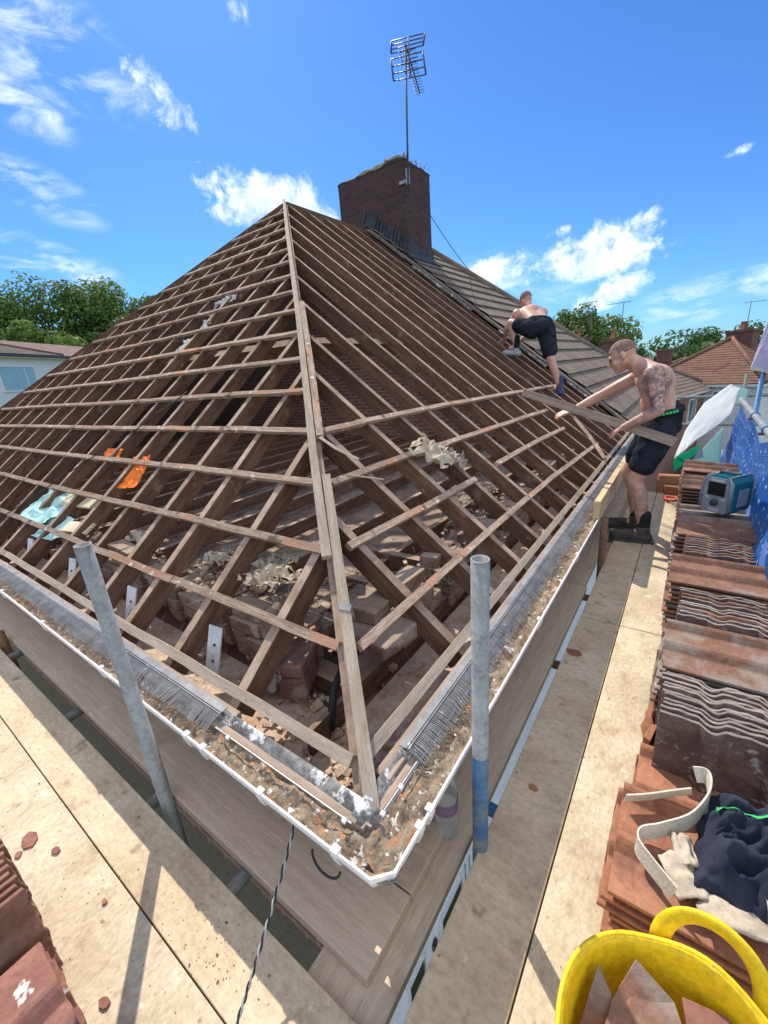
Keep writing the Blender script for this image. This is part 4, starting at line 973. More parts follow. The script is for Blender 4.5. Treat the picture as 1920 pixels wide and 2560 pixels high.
for i, x in enumerate((-1.62, -2.42, -3.27, -4.12)):
    m = MB(); m.box((x, 0.80, 0.36), (0.085, 0.012, 0.24), rotm(-0.35, 0, 0.1)); 
    o = m.build('vent_plate', M['mesh'], bevel=0.004)
    for dz in (-.03, .04):
        k = MB(); k.ball(Vector((x + .01, 0.792 - .35 * dz * -1 - .0, 0.36 + dz)), (.007, .006, .007), 8, 6); k.build('nail_hole', M['darkpane'], o)
    tag(o, ('white punched plate between rafters nearest the corner, right of the tall pole', 'white punched plate just left of the tall scaffold pole foot', 'white punched plate second from the left edge', 'smallest white punched plate at the left edge')[i], 'metal plate', 'white punched plates between the rafters')
crumple('orange_sack', 'orange', FL(0.92, -3.42, -0.06), (0.26, 0.03, 0.02), (-0.10, 0.22, 0.19), 8, 10, 0.03, 'bright orange plastic sack glowing between the left rafters', 'sack', 5.2, sharp=.5)
crumple('orange_sack', 'orange', FL(1.06, -3.98, -0.05), (0.24, 0.02, 0.0), (-0.02, 0.08, 0.08), 6, 5, 0.02, 'small orange plastic scrap left of the larger orange sack', 'sack', 7.7, sharp=.5)
crumple('aqua_sheet', 'teal', (-4.36, 1.09, 0.63), (0.62, 0.04, 0.0), (-0.05, 0.30, 0.16), 10, 6, 0.05, 'pale aqua plastic sheet lying between the rafters on the left', 'plastic sheet', 2.2, sharp=.5)
crumple('aqua_sheet', 'teal', (-3.95, 0.97, 0.54), (0.34, 0.04, 0.0), (-0.05, 0.20, 0.10), 6, 5, 0.04, 'small folded end of aqua plastic nearest the pole top', 'plastic sheet', 4.2, sharp=.5)
m = MB(); m.box((-3.98, 1.20, 0.70), (0.50, 0.14, 0.02), rotm(0.5, -.03, 0.1)); tag(m.build('cream_board', M['cream'], bevel=0.002), 'cream offcut of board beside the aqua sheet', 'board')
m = MB(); m.box((-3.62, 1.02, 0.58), (0.36, 0.10, 0.02), rotm(0.5, -.05, 0.12)); tag(m.build('cream_board', M['cream'], bevel=0.002), 'yellowish offcut of board under the small aqua fold', 'board')
for i, (s, x, a, b, lb) in enumerate(((3.36, -4.52, 0.42, 0.16, 'topmost white rag caught behind the left battens'), (2.95, -4.46, 0.16, 0.34, 'middle white rag strip behind the left battens'), (2.52, -4.50, 0.2, 0.32, 'lowest white rag hanging behind the left battens'))):
    crumple('white_rag', 'membrane_w', FL(s, x, -0.07), (a, 0, 0.05), (-0.12, CP * b, SP * b), 8, 8, 0.05, lb, 'rag', 1.3 + i * 2, group='white rags behind the battens')

# ------------------------------------------------------------------ roof tiles (double roll)
def tile_profile(u, amp=1.0):
    """height across the width 0..1"""
    def roll(c, w):
        d = abs(u - c) / w
        return 0.033 * cos(min(d, 1) * pi / 2) ** 1.2 if d < 1 else 0
    return roll(0.44, 0.115) + roll(0.955, 0.10)
def tile_mesh(name, L=0.42, W=0.33, th=0.013, seed=0, ragged=0.0):
    m = MB(); nx = 36
    top = []; 
    us = [i / nx for i in range(nx + 1)]
    rr = random.Random(seed)
    ys = [-L / 2, -L / 6, L / 6, L / 2]
    b = 0
    for k, y in enumerate(ys):
        for u in us:
            e = ragged * noise.noise(Vector((u * 9, seed * 3.1, k))) if k in (0, 3) else 0
            m.v.append(((u - .5) * W, y + e, tile_profile(u) + th))
    n1 = len(m.v)
    for k, y in enumerate(ys):
        for i, u in enumerate(us):
            e = m.v[k * (nx + 1) + i][1]
            m.v.append(((u - .5) * W, e, tile_profile(u)))
    F = []
    for k in range(3):
        for i in range(nx):
            a = k * (nx + 1) + i
            F.append((a, a + 1, a + nx + 2, a + nx + 1)); F.append((n1 + a, n1 + a + nx + 1, n1 + a + nx + 2, n1 + a + 1))
    for i in range(nx):
        F.append((i, n1 + i, n1 + i + 1, i + 1)); a = 3 * (nx + 1) + i; F.append((a, a + 1, n1 + a + 1, n1 + a))
    for k in range(3):
        a = k * (nx + 1); c = a + nx + 1; F.append((a, c, n1 + c, n1 + a)); a += nx; c += nx; F.append((a, n1 + a, n1 + c, c))
    m.quad_faces(F)
    # hanging nibs at the head
    for x in (-W * .28, W * .12): m.box((x, L / 2 - 0.02, -0.008), (0.03, 0.02, 0.018))
    return m
_tm = {}
for nm, mt, rg in (('grey', 'tilegrey', .006), ('red', 'tile', .006), ('clean', 'tilered', .002), ('plum', 'tileplum', .004)):
    for sd in range(3):
        o = tile_mesh(nm, seed=sd, ragged=rg).build('roof_tile', M[mt], bevel=0.0)
        for p in o.data.polygons: p.use_smooth = False
        _tm[nm, sd] = o.data; bpy.data.objects.remove(o)
def tile(kind, loc, rot, label, group, scale=(1, 1, 1)):
    o = bpy.data.objects.new('roof_tile', _tm[kind, RNG.randrange(3)]); COL.objects.link(o)
    o.location = loc; o.rotation_euler = rot; o.scale = scale
    md = o.modifiers.new('bevel', 'BEVEL'); md.width = 0.002; md.segments = 1; md.limit_method = 'ANGLE'
    return tag(o, label, 'roof tile', group)
def flat_stack(x0, y0, z0, n, kind, lab_top, lab, group, pitch=0.0295, kinds=None, rot=pi / 2, jx=0.012, tilt=0.0, slew=0.0):
    """tiles lying flat, lengthwise across the deck"""
    for i in range(n):
        k = kinds[i % len(kinds)] if kinds and i < n - 1 else kind
        tile(k, (x0 + RNG.uniform(-jx, jx), y0 + RNG.uniform(-.006, .006) + slew * i, z0 + i * pitch + 0.001), (tilt, RNG.uniform(-.006, .006), rot + RNG.uniform(-.015, .015)), lab_top if i == n - 1 else lab, group)
def stand_row(x0, y0, n, kind, lab_front, lab, group, step=0.0265, lean=-0.14, H=0.34, z0=0.0, kinds=None, slew=0.0):
    """tiles stood on end one behind the other, undersides towards the camera"""
    for i in range(n):
        k = kinds[i % len(kinds)] if kinds else kind
        hs = H / 0.42 * RNG.uniform(.965, 1.02)
        tile(k, (x0 + RNG.uniform(-.007, .007) + slew * i, y0 + i * step, z0 + H / 2 + 0.004), (pi / 2 + lean + RNG.uniform(-.02, .02), 0, RNG.uniform(-.015, .015)), lab_front if i == 0 else lab, group, (1, hs, 1))
XC = 0.235
# nearest clean red tiles under the clothing
flat_stack(0.185, 1.015, 0.0, 7, 'clean', 'clean orange red tile on top under the cream strap', 'orange red tile in the nearest stack beneath the cream strap', 'tiles stacked nearest on the right deck', jx=.02)
flat_stack(0.215, 1.335, 0.0, 3, 'clean', 'orange red tile lying at the foot of the nearest upright grey row', 'orange red tile under the foot of the upright grey row', 'tiles stacked nearest on the right deck', jx=.015)
stand_row(0.215, 1.45, 11, 'grey', 'front tile of the nearest upright row, dark underside showing', 'grey edged tile standing in the nearest upright row', 'nearest upright tile row', step=0.0235, H=0.305, lean=-.09)
flat_stack(XC, 1.885, 0.0, 11, 'red', 'broad brown red tile with two rolls topping the second flat stack', 'brown tile in the flat stack behind the nearest upright row', 'second flat tile stack', kinds=['grey', 'red', 'grey'])
stand_row(0.245, 2.10, 9, 'grey', 'front tile of the second upright row', 'grey edged tile standing in the second upright row', 'second upright tile row', step=0.036, H=0.33, kinds=['grey', 'grey', 'red', 'grey'])
flat_stack(XC, 2.66, 0.0, 11, 'red', 'weathered brown tile topping the third flat stack', 'brown tile in the third flat stack along the net', 'third flat tile stack', kinds=['red', 'clean', 'grey'])
stand_row(0.25, 2.92, 8, 'grey', 'front tile of the third upright row', 'grey edged tile standing in the third upright row', 'third upright tile row', step=0.04, H=0.32, kinds=['grey', 'red', 'grey'])
flat_stack(XC, 3.44, 0.0, 11, 'red', 'brown tile topping the flat stack in front of the radio', 'brown tile in the flat stack in front of the radio', 'flat tile stack before the radio', kinds=['grey', 'red'])
flat_stack(XC + .02, 3.80, 0.0, 10, 'grey', 'grey tile directly under the radio', 'grey tile in the stack under the radio', 'tile stack under the radio', kinds=['grey', 'red'])
flat_stack(XC, 4.42, 0.0, 13, 'red', 'brown rolled tile topping the stack just behind the radio', 'brown tile in the stack just behind the radio', 'tile stack behind the radio', kinds=['grey', 'red'])
flat_stack(XC, 4.90, 0.0, 14, 'red', 'brown rolled tile on top of the farthest tall stack', 'brown tile in the farthest tall stack', 'farthest tile stack', kinds=['red', 'grey'], tilt=0.06)
# heap of half tiles along the stack's foot
for i, (x, y, z, a) in enumerate(((0.028, 1.62, 0.0, .3), (0.03, 1.70, 0.02, .1), (0.028, 1.55, 0.01, -.2))):
    m = MB(); m.box((x, y, z + .06), (0.018, 0.09, 0.09), rotm(0, .1, a), jit=.008)
    tag(m.build('tile_fragment', M['tilered'], bevel=.003), ('low red tile fragment at the foot of the second flat stack', 'red tile fragment leaning on the second flat stack', 'nearest red tile fragment beside the upright row')[i], 'tile fragment', 'red tile fragments')
# left stacks
for i in range(9):
    tile('plum', (-1.32 + 0.018 * i * .2 + RNG.uniform(-.006, .006), -0.235 + RNG.uniform(-.006, .006), 0.001 + 0.0275 * i) if False else (-0.99 + RNG.uniform(-.006, .006), -0.232 + RNG.uniform(-.008, .008), 0.001 + 0.0275 * i), (0, 0, RNG.uniform(-.02, .02)), 'plum red tile topping the left stack, spattered with pale droppings' if i == 8 else 'plum tile in the near left stack', 'near left tile stack')
for i in range(10):
    tile('red', (-1.255 - 0.0265 * i, -0.225 + RNG.uniform(-.008, .008), 0.172), (0, pi / 2 + 0.10, 0), 'front tile of the row standing on edge at the left border' if i == 0 else 'brown tile standing on edge in the row at the left border', 'left upright tile row', (0.98, 1, 1))
m = MB()
for i, (x, y, s) in enumerate(((-1.75, 0.05, .045), (-1.62, 0.09, .02), (-1.72, 0.01, .018), (-1.05, 0.02, .022), (-1.30, 0.12, .012))):
    k = MB(); k.prism([(s * RNG.uniform(.6, 1) * cos(a), s * .7 * RNG.uniform(.6, 1) * sin(a)) for a in [2 * pi * j / 7 for j in range(7)]], (x, y, 0.001), (1, 0, 0), (0, 1, 0), (0, 0, .006))
    tag(k.build('tile_chip', M['tileplum']), ('largest flat tile chip on the left deck', 'small dark chip beyond the largest tile chip', 'small chip close to the left upright tiles', 'flat chip near the corner of the plum stack', 'tiny chip beside the deck seam')[i], 'tile chip', 'tile chips on the left deck')
for i, (x, y, s) in enumerate(((-0.335, 2.05, .05), (-0.30, 1.18, .022))):
    k = MB(); k.prism([(s * RNG.uniform(.6, 1) * cos(a), s * .7 * RNG.uniform(.6, 1) * sin(a)) for a in [2 * pi * j / 7 for j in range(7)]], (x, y, 0.001), (1, 0, 0), (0, 1, 0), (0, 0, .006))
    tag(k.build('tile_chip', M['tilered']), ('orange tile chip lying in the shaded right walkway', 'small chip near the right pole shadow')[i], 'tile chip')
# scattered crumbs: dust and grit nobody could count
m = MB()
for i in range(360):
    left = RNG.random() < .72
    if left: x, y = RNG.uniform(-2.6, -.5), RNG.uniform(0.0, .35); 
    else: x, y = RNG.uniform(-.37, 0.0), RNG.uniform(.3, 4.5)
    if left and RNG.random() < .5: x, y = RNG.gauss(-.92, .16), RNG.gauss(.235, .04)
    if y > .352 and left: continue
    s = RNG.uniform(.0008, .0024) * (1 + (RNG.random() < .05))
    m.box((x, y, s * .4), (s * 1.5, s, s * .9), rotz(RNG.uniform(0, 3)))
g_ = m.build('grit', M['plumbrick']); g_['kind'] = 'stuff'

# ------------------------------------------------------------------ water bottle
bt = thing('water_bottle', 'clear plastic water bottle with a purple label standing behind the right gutter', 'bottle', (-0.515, 0.905, -0.041))
m = MB(); m.lathe([(0.0, 0), (0.036, 0.002), (0.042, 0.012), (0.041, 0.06), (0.043, 0.10), (0.041, 0.20), (0.036, 0.24), (0.018, 0.285), (0.014, 0.30), (0.014, 0.31)], (-0.515, 0.905, -0.041), 28); m.build('bottle_body', M['clear'], bt)
M['label'] = plain('purple_label', (0.20, 0.15, 0.24), 0.5); M['cap'] = plain('blue_cap', (0.20, 0.26, 0.52), 0.4)
m = MB(); m.lathe([(0.0436, 0.115), (0.0436, 0.165)], (-0.515, 0.905, -0.041), 28); lb_ = m.build('paper_label', M['label'], bt)
m = MB(); m.lathe([(0.0156, 0.296), (0.0156, 0.318), (0, 0.319)], (-0.515, 0.905, -0.041), 20); m.build('bottle_cap', M['cap'], bt)
# ------------------------------------------------------------------ roofing membrane flapping at the deck's end
def sheet(u, v):
    a = [Vector((-0.06, 4.95, 0.46)), Vector((0.00, 5.12, 0.72)), Vector((0.12, 5.2, 0.98)), Vector((0.295, 5.22, 1.14))]
    b = [Vector((0.08, 5.30, 0.57)), Vector((0.22, 5.35, 0.70)), Vector((0.345, 5.32, 0.84)), Vector((0.375, 5.28, 1.09))]
    k = u * 3; i = min(2, int(k)); f = k - i; f2 = f * f * (3 - 2 * f)
    p = a[i].lerp(a[i + 1], f).lerp(b[i].lerp(b[i + 1], f), v)
    kk = 1.0 + 0.50 * max(0, min(1, (p.z - 0.46) / 0.68))     # the free end leans away down the deck
    p = Vector((p.x * kk, p.y * kk, 1.5 + (p.z - 1.5) * kk))
    return p + Vector((0, -0.05 * sin(v * pi), 0.012 * noise.noise(Vector((u * 6, v * 5, 0)))))
sh = thing('roofing_membrane', 'white and green roofing membrane twisting up in the wind behind the worker', 'membrane', (0.1, 5.2, 0.0))
m = MB(); m.grid(sheet, 24, 12); m.build('white_face', M['membrane_w'], sh, mods=[solidify(0.002)])
m = MB(); m.grid(lambda u, v: Vector((-0.065 + 0.20 * u, 5.03 + .25 * u, 0.455 + 0.10 * u)) + Vector((0.02 - .02 * u, 0.05, -0.16 * (1 - .55 * u))) * v + Vector((0, -.03 * sin(u * pi), 0)), 10, 8); m.build('green_underside', M['membrane_g'], sh, mods=[solidify(0.002)])
m = MB(); m.grid(lambda u, v: Vector((0.02, 5.15, 0.30)).lerp(Vector((0.30, 5.36, 0.72)), u) + (Vector((0.02, 5.30, -0.02)).lerp(Vector((0.34, 5.40, 0.30)), u) - Vector((0.02, 5.15, 0.30)).lerp(Vector((0.30, 5.36, 0.72)), u)) * v, 10, 8); m.build('pale_fold', M['membrane_p'], sh, mods=[solidify(0.002)])
m = MB(); m.grid(lambda u, v: Vector((0.438, 7.82, 0.962)).lerp(Vector((0.655, 7.90, .87)), u) + Vector((-.03 + .02 * u, -.05, -0.33 + 0.15 * u)) * v + Vector((0, -.02 * sin(v * 3), 0)), 8, 8); m.build('curled_end', M['membrane_p'], sh, mods=[solidify(0.002)])
# ------------------------------------------------------------------ lilac cloth on the blue pole
def cloth(u, v):
    a = u * 2 * pi; r = 0.045 + 0.035 * v + 0.012 * sin(a * 5 + v * 2)
    return (0.672 + 1.39 * r * cos(a) * (1.2 + .3 * v), 6.38 + r * sin(a), 1.72 - 0.53 * v - 0.06 * cos(a) * v)
lc = thing('hanging_shirt', 'lilac shirt with a white hem hung over the blue pole at the right edge', 'shirt', (0.455, 4.6, 1.3))
m = MB(); m.grid(cloth, 40, 14); m.build('cloth_body', M['lilac'], lc)
m = MB(); m.grid(lambda u, v: Vector(cloth(u, 1.0)) + Vector((0, 0, -0.035 * v)), 40, 2); m.build('hem', M['membrane_w'], lc)
# ------------------------------------------------------------------ handsaw
sw = thing('handsaw', 'handsaw with an orange red handle lying on the far plywood', 'saw', (0.0, 5.0, 0.0))
m = MB(); m.prism([(0, -.05), (0.5, -.015), (0.5, .02), (0, .06)], (0.01, 4.98, 0.006), (0.37, -0.93, 0), (0.93, 0.37, 0), (0, 0, .002)); m.build('blade', M['saw'], sw)
m = MB(); ring = [Vector((-0.03, 5.06, 0.02)) + Vector((0.37, -.93, 0)) * a + Vector((.93, .37, 0)) * b for a, b in ((0.06, -.06), (0.06, .07), (-.06, .05), (-.08, -.04))]
m.tube(ring + [ring[0]], 0.014, 8, smooth=True); m.build('saw_handle', M['orangered'], sw)
m = MB(); m.box((-0.03, 5.38, 0.10), (0.30, 0.06, 0.20), rotm(0, 0, .1), jit=.01); m.box((0.02, 5.30, 0.05), (0.26, 0.05, 0.10), rotm(.2, 0, .05), jit=.01)
tag(m.build('brick_offcut', M['tilered'], bevel=.006), 'red brick blocks stacked behind the handsaw at the end of the walkway', 'bricks')

# ------------------------------------------------------------------ site radio
RO = Vector((0.305, 3.80, 0.335)); RR = rotz(-0.62)
def rp(x, y, z): return RO + RR @ Vector((x, y, z))
rd = thing('site_radio', 'teal and grey jobsite radio standing on the roof tiles beside the blue net', 'radio', tuple(RO))
def rbox(mb, c, s, rx=0): mb.box(rp(*c), s, RR @ rotm(rx))
m = MB(); m.prism([(-.10, 0.03), (-.075, 0), (.075, 0), (.10, 0.03), (.10, .235), (.075, .27), (-.075, .27), (-.10, .235)], rp(0, -.09, 0), RR @ Vector((1, 0, 0)), (0, 0, 1), RR @ Vector((0, .19, 0))); m.build('case', M['tealplastic'], rd, bevel=.006)
m = MB(); m.prism([(-.098, 0.035), (-.07, 0.006), (.07, 0.006), (.098, 0.035), (.098, .23), (.07, .264), (-.07, .264), (-.098, .23)], rp(0, -.118, 0), RR @ Vector((1, 0, 0)), (0, 0, 1), RR @ Vector((0, .027, 0))); m.build('front_panel', M['greyplastic'], rd, bevel=.004)
m = MB(); rbox(m, (0, -.121, .185), (.115, .008, .095)); m.build('screen', M['lcd'], rd, bevel=.002)
m = MB(); m.lathe([(0, .02), (.022, .02), (.026, .012), (.026, 0)], rp(0, -.118, .085), 20, True, RR @ rotm(pi / 2)); m.build('tuning_knob', M['darkgrey'], rd)
for c_, s_ in (((0, -.120, .245), (.09, .006, .016)), ((0, -.120, .03), (.07, .006, .022)), ((-.055, -.12, .115), (.03, .006, .016)), ((.055, -.12, .115), (.03, .006, .016))):
    m = MB(); rbox(m, c_, s_); m.build('button', M['mesh'], rd, bevel=.001)
for sx in (-1, 1):
    m = MB(); pth = [rp(.098 * sx, -.125, .05), rp(.098 * sx, -.125, .232), rp(.07 * sx, -.118, .276), rp(.07 * sx, .10, .276), rp(.098 * sx, .105, .232), rp(.098 * sx, .105, .05)]
    m.tube(pth, 0.010, 8, smooth=True, up=(1, 0.2, 0.1)); m.build('guard_bar', M['greyplastic'], rd)
m = MB(); rbox(m, (0, 0, .286), (.13, .035, .014)); m.build('handle', M['darkgrey'], rd, bevel=.005)
m = MB(); rbox(m, (.101, .01, .12), (.006, .10, .13)); m.build('side_cover', M['greyplastic'], rd, bevel=.003)
m = MB(); rbox(m, (.105, .04, .045), (.006, .03, .03)); m.build('socket_cover', M['darkgrey'], rd)

# ------------------------------------------------------------------ yellow bucket with broken tiles
BC = Vector((0.140, 0.520, 0.0))
bk = thing('rubble_bucket', 'yellow flexible rubber bucket with a loop handle holding broken tiles', 'bucket', tuple(BC))
def brim(a):   # rim height with two raised handles
    h = 0.335
    for hc in (radians(82), radians(262)):
        d = abs((a - hc + pi) % (2 * pi) - pi)
        h += 0.030 * (0.5 + 0.5 * cos(d / 0.60 * pi)) if d < 0.60 else 0.0
    return h
def bwall(u, v, rin=0.0):
    a = 2 * pi * u; hz = brim(a) * v; r = 0.150 + 0.054 * v - rin + 0.006 * sin(3 * a + 1) * v
    return BC + Vector((r * cos(a) * 1.02, r * sin(a) * .98, 0.004 + hz))
m = MB(); m.grid(lambda u, v: bwall(u, v), 64, 14); m.lathe([(0, .004), (.15, .004)], BC, 40); m.build('bucket_body', M['yellow'], bk, mods=[solidify(0.006, -1)])
m = MB(); m.tube([bwall(i / 64, 1.0) + Vector((0, 0, .0)) for i in range(65)], 0.0048, 8, up=(0, 0, 1)); m.build('rim', M['yellow'], bk)
for hc in (82, 262):
    a = radians(hc); m = MB()
    rad = Vector((cos(a), sin(a), 0)); tan_ = Vector((-sin(a), cos(a), 0))
    pts = []
    for i in range(25):
        th = pi * i / 24
        pts.append(BC + rad * (0.197 + 0.040 * sin(th)) + tan_ * (-0.083 * cos(th)) + Vector((0, 0, 0.318 + 0.098 * sin(th) ** .75)))
    nrm = (rad * .35 + Vector((0, 0, 1))).normalized()
    m.sweep(pts, [(.018 * cos(q * pi / 5), .008 * sin(q * pi / 5)) for q in range(10)], rad, smooth=True, mitre=False); m.build('handle', M['yellow'], bk)
def shard(pts, th, lab, mt='tile'):
    P_ = [Vector(p) for p in pts]; n_ = len(P_); nn = Vector((0, 0, 0)); c = sum(P_, Vector((0, 0, 0))) / n_
    for a, b in zip(P_, P_[1:] + P_[:1]): nn += (a - c).cross(b - c)
    nn.normalize()
    if nn.z < 0: nn = -nn
    m = MB(); m.v = [tuple(p) for p in P_] + [tuple(p - nn * th) for p in P_]
    m.quad_faces([tuple(range(n_)), tuple(n_ + k for k in reversed(range(n_)))] + [(k, n_ + k, n_ + (k + 1) % n_, (k + 1) % n_) for k in range(n_)])
    return tag(m.build('broken_tile', M[mt], bevel=.002), lab, 'broken tile', 'broken tiles in the bucket')
shard([(-.012, .625, .312), (.045, .585, .262), (.05, .47, .215), (-.01, .41, .19), (-.035, .50, .225)], .014, 'pointed broken tile leaning at the left inside the yellow bucket')
shard([(.05, .668, .325), (.12, .655, .292), (.175, .56, .268), (.15, .43, .255), (.045, .40, .245), (.008, .50, .262), (.018, .595, .285)], .016, 'large brown broken tile in the middle of the yellow bucket', 'tile')
shard([(.02, .50, .272), (.10, .53, .280), (.135, .40, .262), (.05, .37, .252)], .010, 'red sliver lying across the grey broken tile in the bucket', 'tilered')
shard([(.130, .668, .300), (.20, .680, .302), (.27, .63, .292), (.30, .54, .272), (.21, .47, .255), (.165, .54, .272)], .014, 'tilted plum broken tile at the right inside the bucket', 'tileplum')
shard([(-.03, .42, .215), (.08, .44, .235), (.13, .36, .235), (.05, .335, .22)], .014, 'red broken tile lying in front inside the bucket', 'tile')
shard([(.0, .40, .12), (.25, .42, .12), (.26, .62, .12), (.02, .62, .12)], .02, 'flat broken tile low in the bucket under the others', 'tilegrey')

# ------------------------------------------------------------------ clothing and belt on the red tiles
def garment(u, v):
    x = 0.15 + 0.36 * u + 0.035 * noise.noise(Vector((v * 4, u * 2, 1))) + .03 * v; y = 0.93 + 0.31 * v + 0.03 * u * (1 - v) + 0.03 * noise.noise(Vector((u * 5, 3, v)))
    r = 1 - abs(noise.noise(Vector((u * 3.5 + v * 2.2, v * 3.2 - u * 2, 4.2)))) * 2
    r2 = 1 - abs(noise.noise(Vector((u * 8 - v * 4, v * 7, 1.2)))) * 2
    e = min(1, min(u, 1 - u, v, 1 - v) * 7)
    r3 = 1 - abs(noise.noise(Vector((u * 5 + v * 13, v * 6 - u * 3, 7.7)))) * 2.4
    return (x, y, 0.222 + e * (0.03 + 0.038 * max(0, r) + 0.030 * max(0, r2) + .016 * max(0, r3)) + 0.01)
gm = thing('work_shirt', 'crumpled navy work shirt with a bright green stripe thrown on the red tiles', 'shirt', (0.3, 1.05, 0.21))
m = MB(); m.grid(garment, 70, 60); m.build('cloth_body', M['navy'], gm, mods=[solidify(0.003)])
m = MB(); m.grid(lambda u, v: Vector(garment(0.10 + 0.60 * u, 0.62 + .14 * u + 0.045 * v)) + Vector((-.002, -.003, 0.010)), 30, 2); m.build('green_stripe', M['green'], gm, mods=[solidify(0.002)])
bl_ = thing('tool_belt', 'cream webbing belt with suede pouches looped over the red tiles', 'belt', (0.1, 0.95, 0.35))
def ribbon(pts, wd, up, name, mat, n=60):
    P_ = [Vector(p) for p in pts]; out = []
    for i in range(n + 1):     # Catmull-Rom
        k = i / n * (len(P_) - 1); j = min(int(k), len(P_) - 2); t = k - j
        p0 = P_[max(j - 1, 0)]; p1 = P_[j]; p2 = P_[j + 1]; p3 = P_[min(j + 2, len(P_) - 1)]
        out.append(0.5 * ((2 * p1) + (p2 - p0) * t + (2 * p0 - 5 * p1 + 4 * p2 - p3) * t * t + (3 * p1 - p0 - 3 * p2 + p3) * t ** 3))
    m = MB(); m.sweep(out, [(-.0022, -wd / 2), (.0022, -wd / 2), (.0022, wd / 2), (-.0022, wd / 2)], up, mitre=False, smooth=False); return m.build(name, M[mat], bl_)
ribbon([(-0.012, 1.105, 0.238), (0.04, 1.14, 0.240), (0.105, 1.185, 0.25), (0.145, 1.205, 0.262)], 0.042, (0.1, -.25, 1), 'webbing_tail', 'strap', 24).rotation_euler = (0, 0, 0)
ribbon([(0.150, 1.25, 0.285), (0.178, 1.245, 0.295), (0.182, 1.19, 0.28), (0.145, 1.11, 0.26), (0.08, 1.045, 0.25), (0.035, 1.00, 0.255), (0.032, 0.965, 0.252), (0.062, 0.935, 0.25), (0.115, 0.895, 0.245)], 0.046, (0.0, 0.25, 1), 'webbing_loop', 'strap', 70)
ribbon([(0.285, 1.01, 0.27), (0.288, 0.965, 0.262), (0.31, 0.93, 0.24), (0.345, 0.93, 0.23)], 0.03, (0.0, 0.25, 1), 'webbing_loop', 'strap', 30)
def pouch(cx, cy, cz, sx, sy, seed, rot):
    R_ = rotz(rot); m = MB()
    m.grid(lambda u, v: Vector((cx, cy, cz)) + R_ @ Vector(((u - .5) * sx * (1 + .2 * noise.noise(Vector((v * 4, seed, 0)))), (v - .5) * sy, 0.014 * (1 - (2 * u - 1) ** 2) + .012 * noise.noise(Vector((u * 4, v * 4, seed))))), 16, 14)
    m.build('suede_pouch', M['suede'], bl_, mods=[solidify(0.004)])
pouch(0.135, 0.955, 0.235, 0.075, 0.10, 1, .5); pouch(0.235, 0.93, 0.232, 0.15, 0.09, 2, .25); pouch(0.135, 1.02, 0.24, .05, .08, 5, .3)
def folds(st, size):
    def f(o):
        tx = bpy.data.textures.new('cloth_folds', 'CLOUDS'); tx.noise_scale = size; tx.noise_depth = 2
        md = o.modifiers.new('folds', 'DISPLACE'); md.texture = tx; md.strength = st; md.mid_level = .5; md.texture_coords = 'LOCAL'
    return f
# ------------------------------------------------------------------ people
def head_parts(m, c, fwd, up, s=1.0):
    """adult head around centre c looking along fwd"""
    f = Vector(fwd).normalized(); u = Vector(up); u = (u - f * u.dot(f)).normalized(); r = f.cross(u)
    c = Vector(c); R_ = Matrix((r, f, u)).transposed()
    def q(a, b, d): return c + (r * a + f * b + u * d) * s
    m.ball(q(0, -.012, .03), (.074 * s, .094 * s, .086 * s), 18, 12, R_)
    m.ball(q(0, .03, -.035), (.058 * s, .062 * s, .078 * s), 16, 10, R_)      # face
    m.ball(q(0, .062, -.095), (.032 * s, .026 * s, .022 * s), 10, 8, R_)      # chin
    m.capsule(q(-.045, .0, -.05), .026 * s, q(-.012, .055, -.098), .018 * s); m.capsule(q(.045, .0, -.05), .026 * s, q(.012, .055, -.098), .018 * s)   # jaw
    m.capsule(q(0, .088, .012), .010 * s, q(0, .112, -.032), .013 * s, 8, 3)  # nose
    m.capsule(q(-.013, .097, -.034), .008 * s, q(.013, .097, -.034), .008 * s, 8, 3)
    m.capsule(q(-.040, .078, .022), .012 * s, q(.040, .078, .022), .012 * s, 8, 3)   # brow
    m.capsule(q(-.02, .086, -.062), .008 * s, q(.02, .086, -.062), .008 * s, 8, 3)   # lips
    for sx in (-1, 1):
        m.ball(q(.076 * sx, -.012, -.006), (.010 * s, .020 * s, .032 * s), 10, 8, R_)   # ears
        m.ball(q(.047 * sx, .062, -.03), (.020 * s, .018 * s, .016 * s), 8, 6, R_)      # cheek
    return q, R_
def hand(m, wrist, palm_dir, back, s=1.0, curl=0.9, side=1):
    """palm, four unequal bent fingers and a thumb"""
    d = Vector(palm_dir).normalized(); b = Vector(back); b = (b - d * b.dot(d)).normalized(); r = d.cross(b) * side
    w_ = Vector(wrist)
    for k in range(4):
        off = (-.030 + .020 * k)
        m.capsule(w_ + r * off * .6 * s, .0135 * s, w_ + d * .085 * s + r * off * s, .0115 * s, 8, 3)
    ln = (.068, .078, .074, .058)
    for k in range(4):
        off = (-.030 + .0205 * k) * s; p = w_ + d * .088 * s + r * off; dirv = d.copy(); rad = .0092 * s
        for j, fr in enumerate((.46, .30, .24)):
            a = curl * (.55 + .25 * j) * (1 + .06 * k); dirv = (dirv * cos(a * .75) - b * sin(a * .75)).normalized()
            bb = (b * cos(a * .75) + dirv * 0).normalized(); e = p + dirv * (ln[k] * fr * s)
            m.capsule(p, rad, e, rad * .93, 8, 3); p = e; rad *= .93
            b_loc = b
    p = w_ + d * .025 * s - r * .034 * s; e = p + (d * .6 - r * .55 - b * .35).normalized() * .045 * s
    m.capsule(p, .0125 * s, e, .0105 * s, 8, 3); e2 = e + (d * .75 - r * .05 - b * .75).normalized() * .033 * s; m.capsule(e, .0105 * s, e2, .0085 * s, 8, 3)

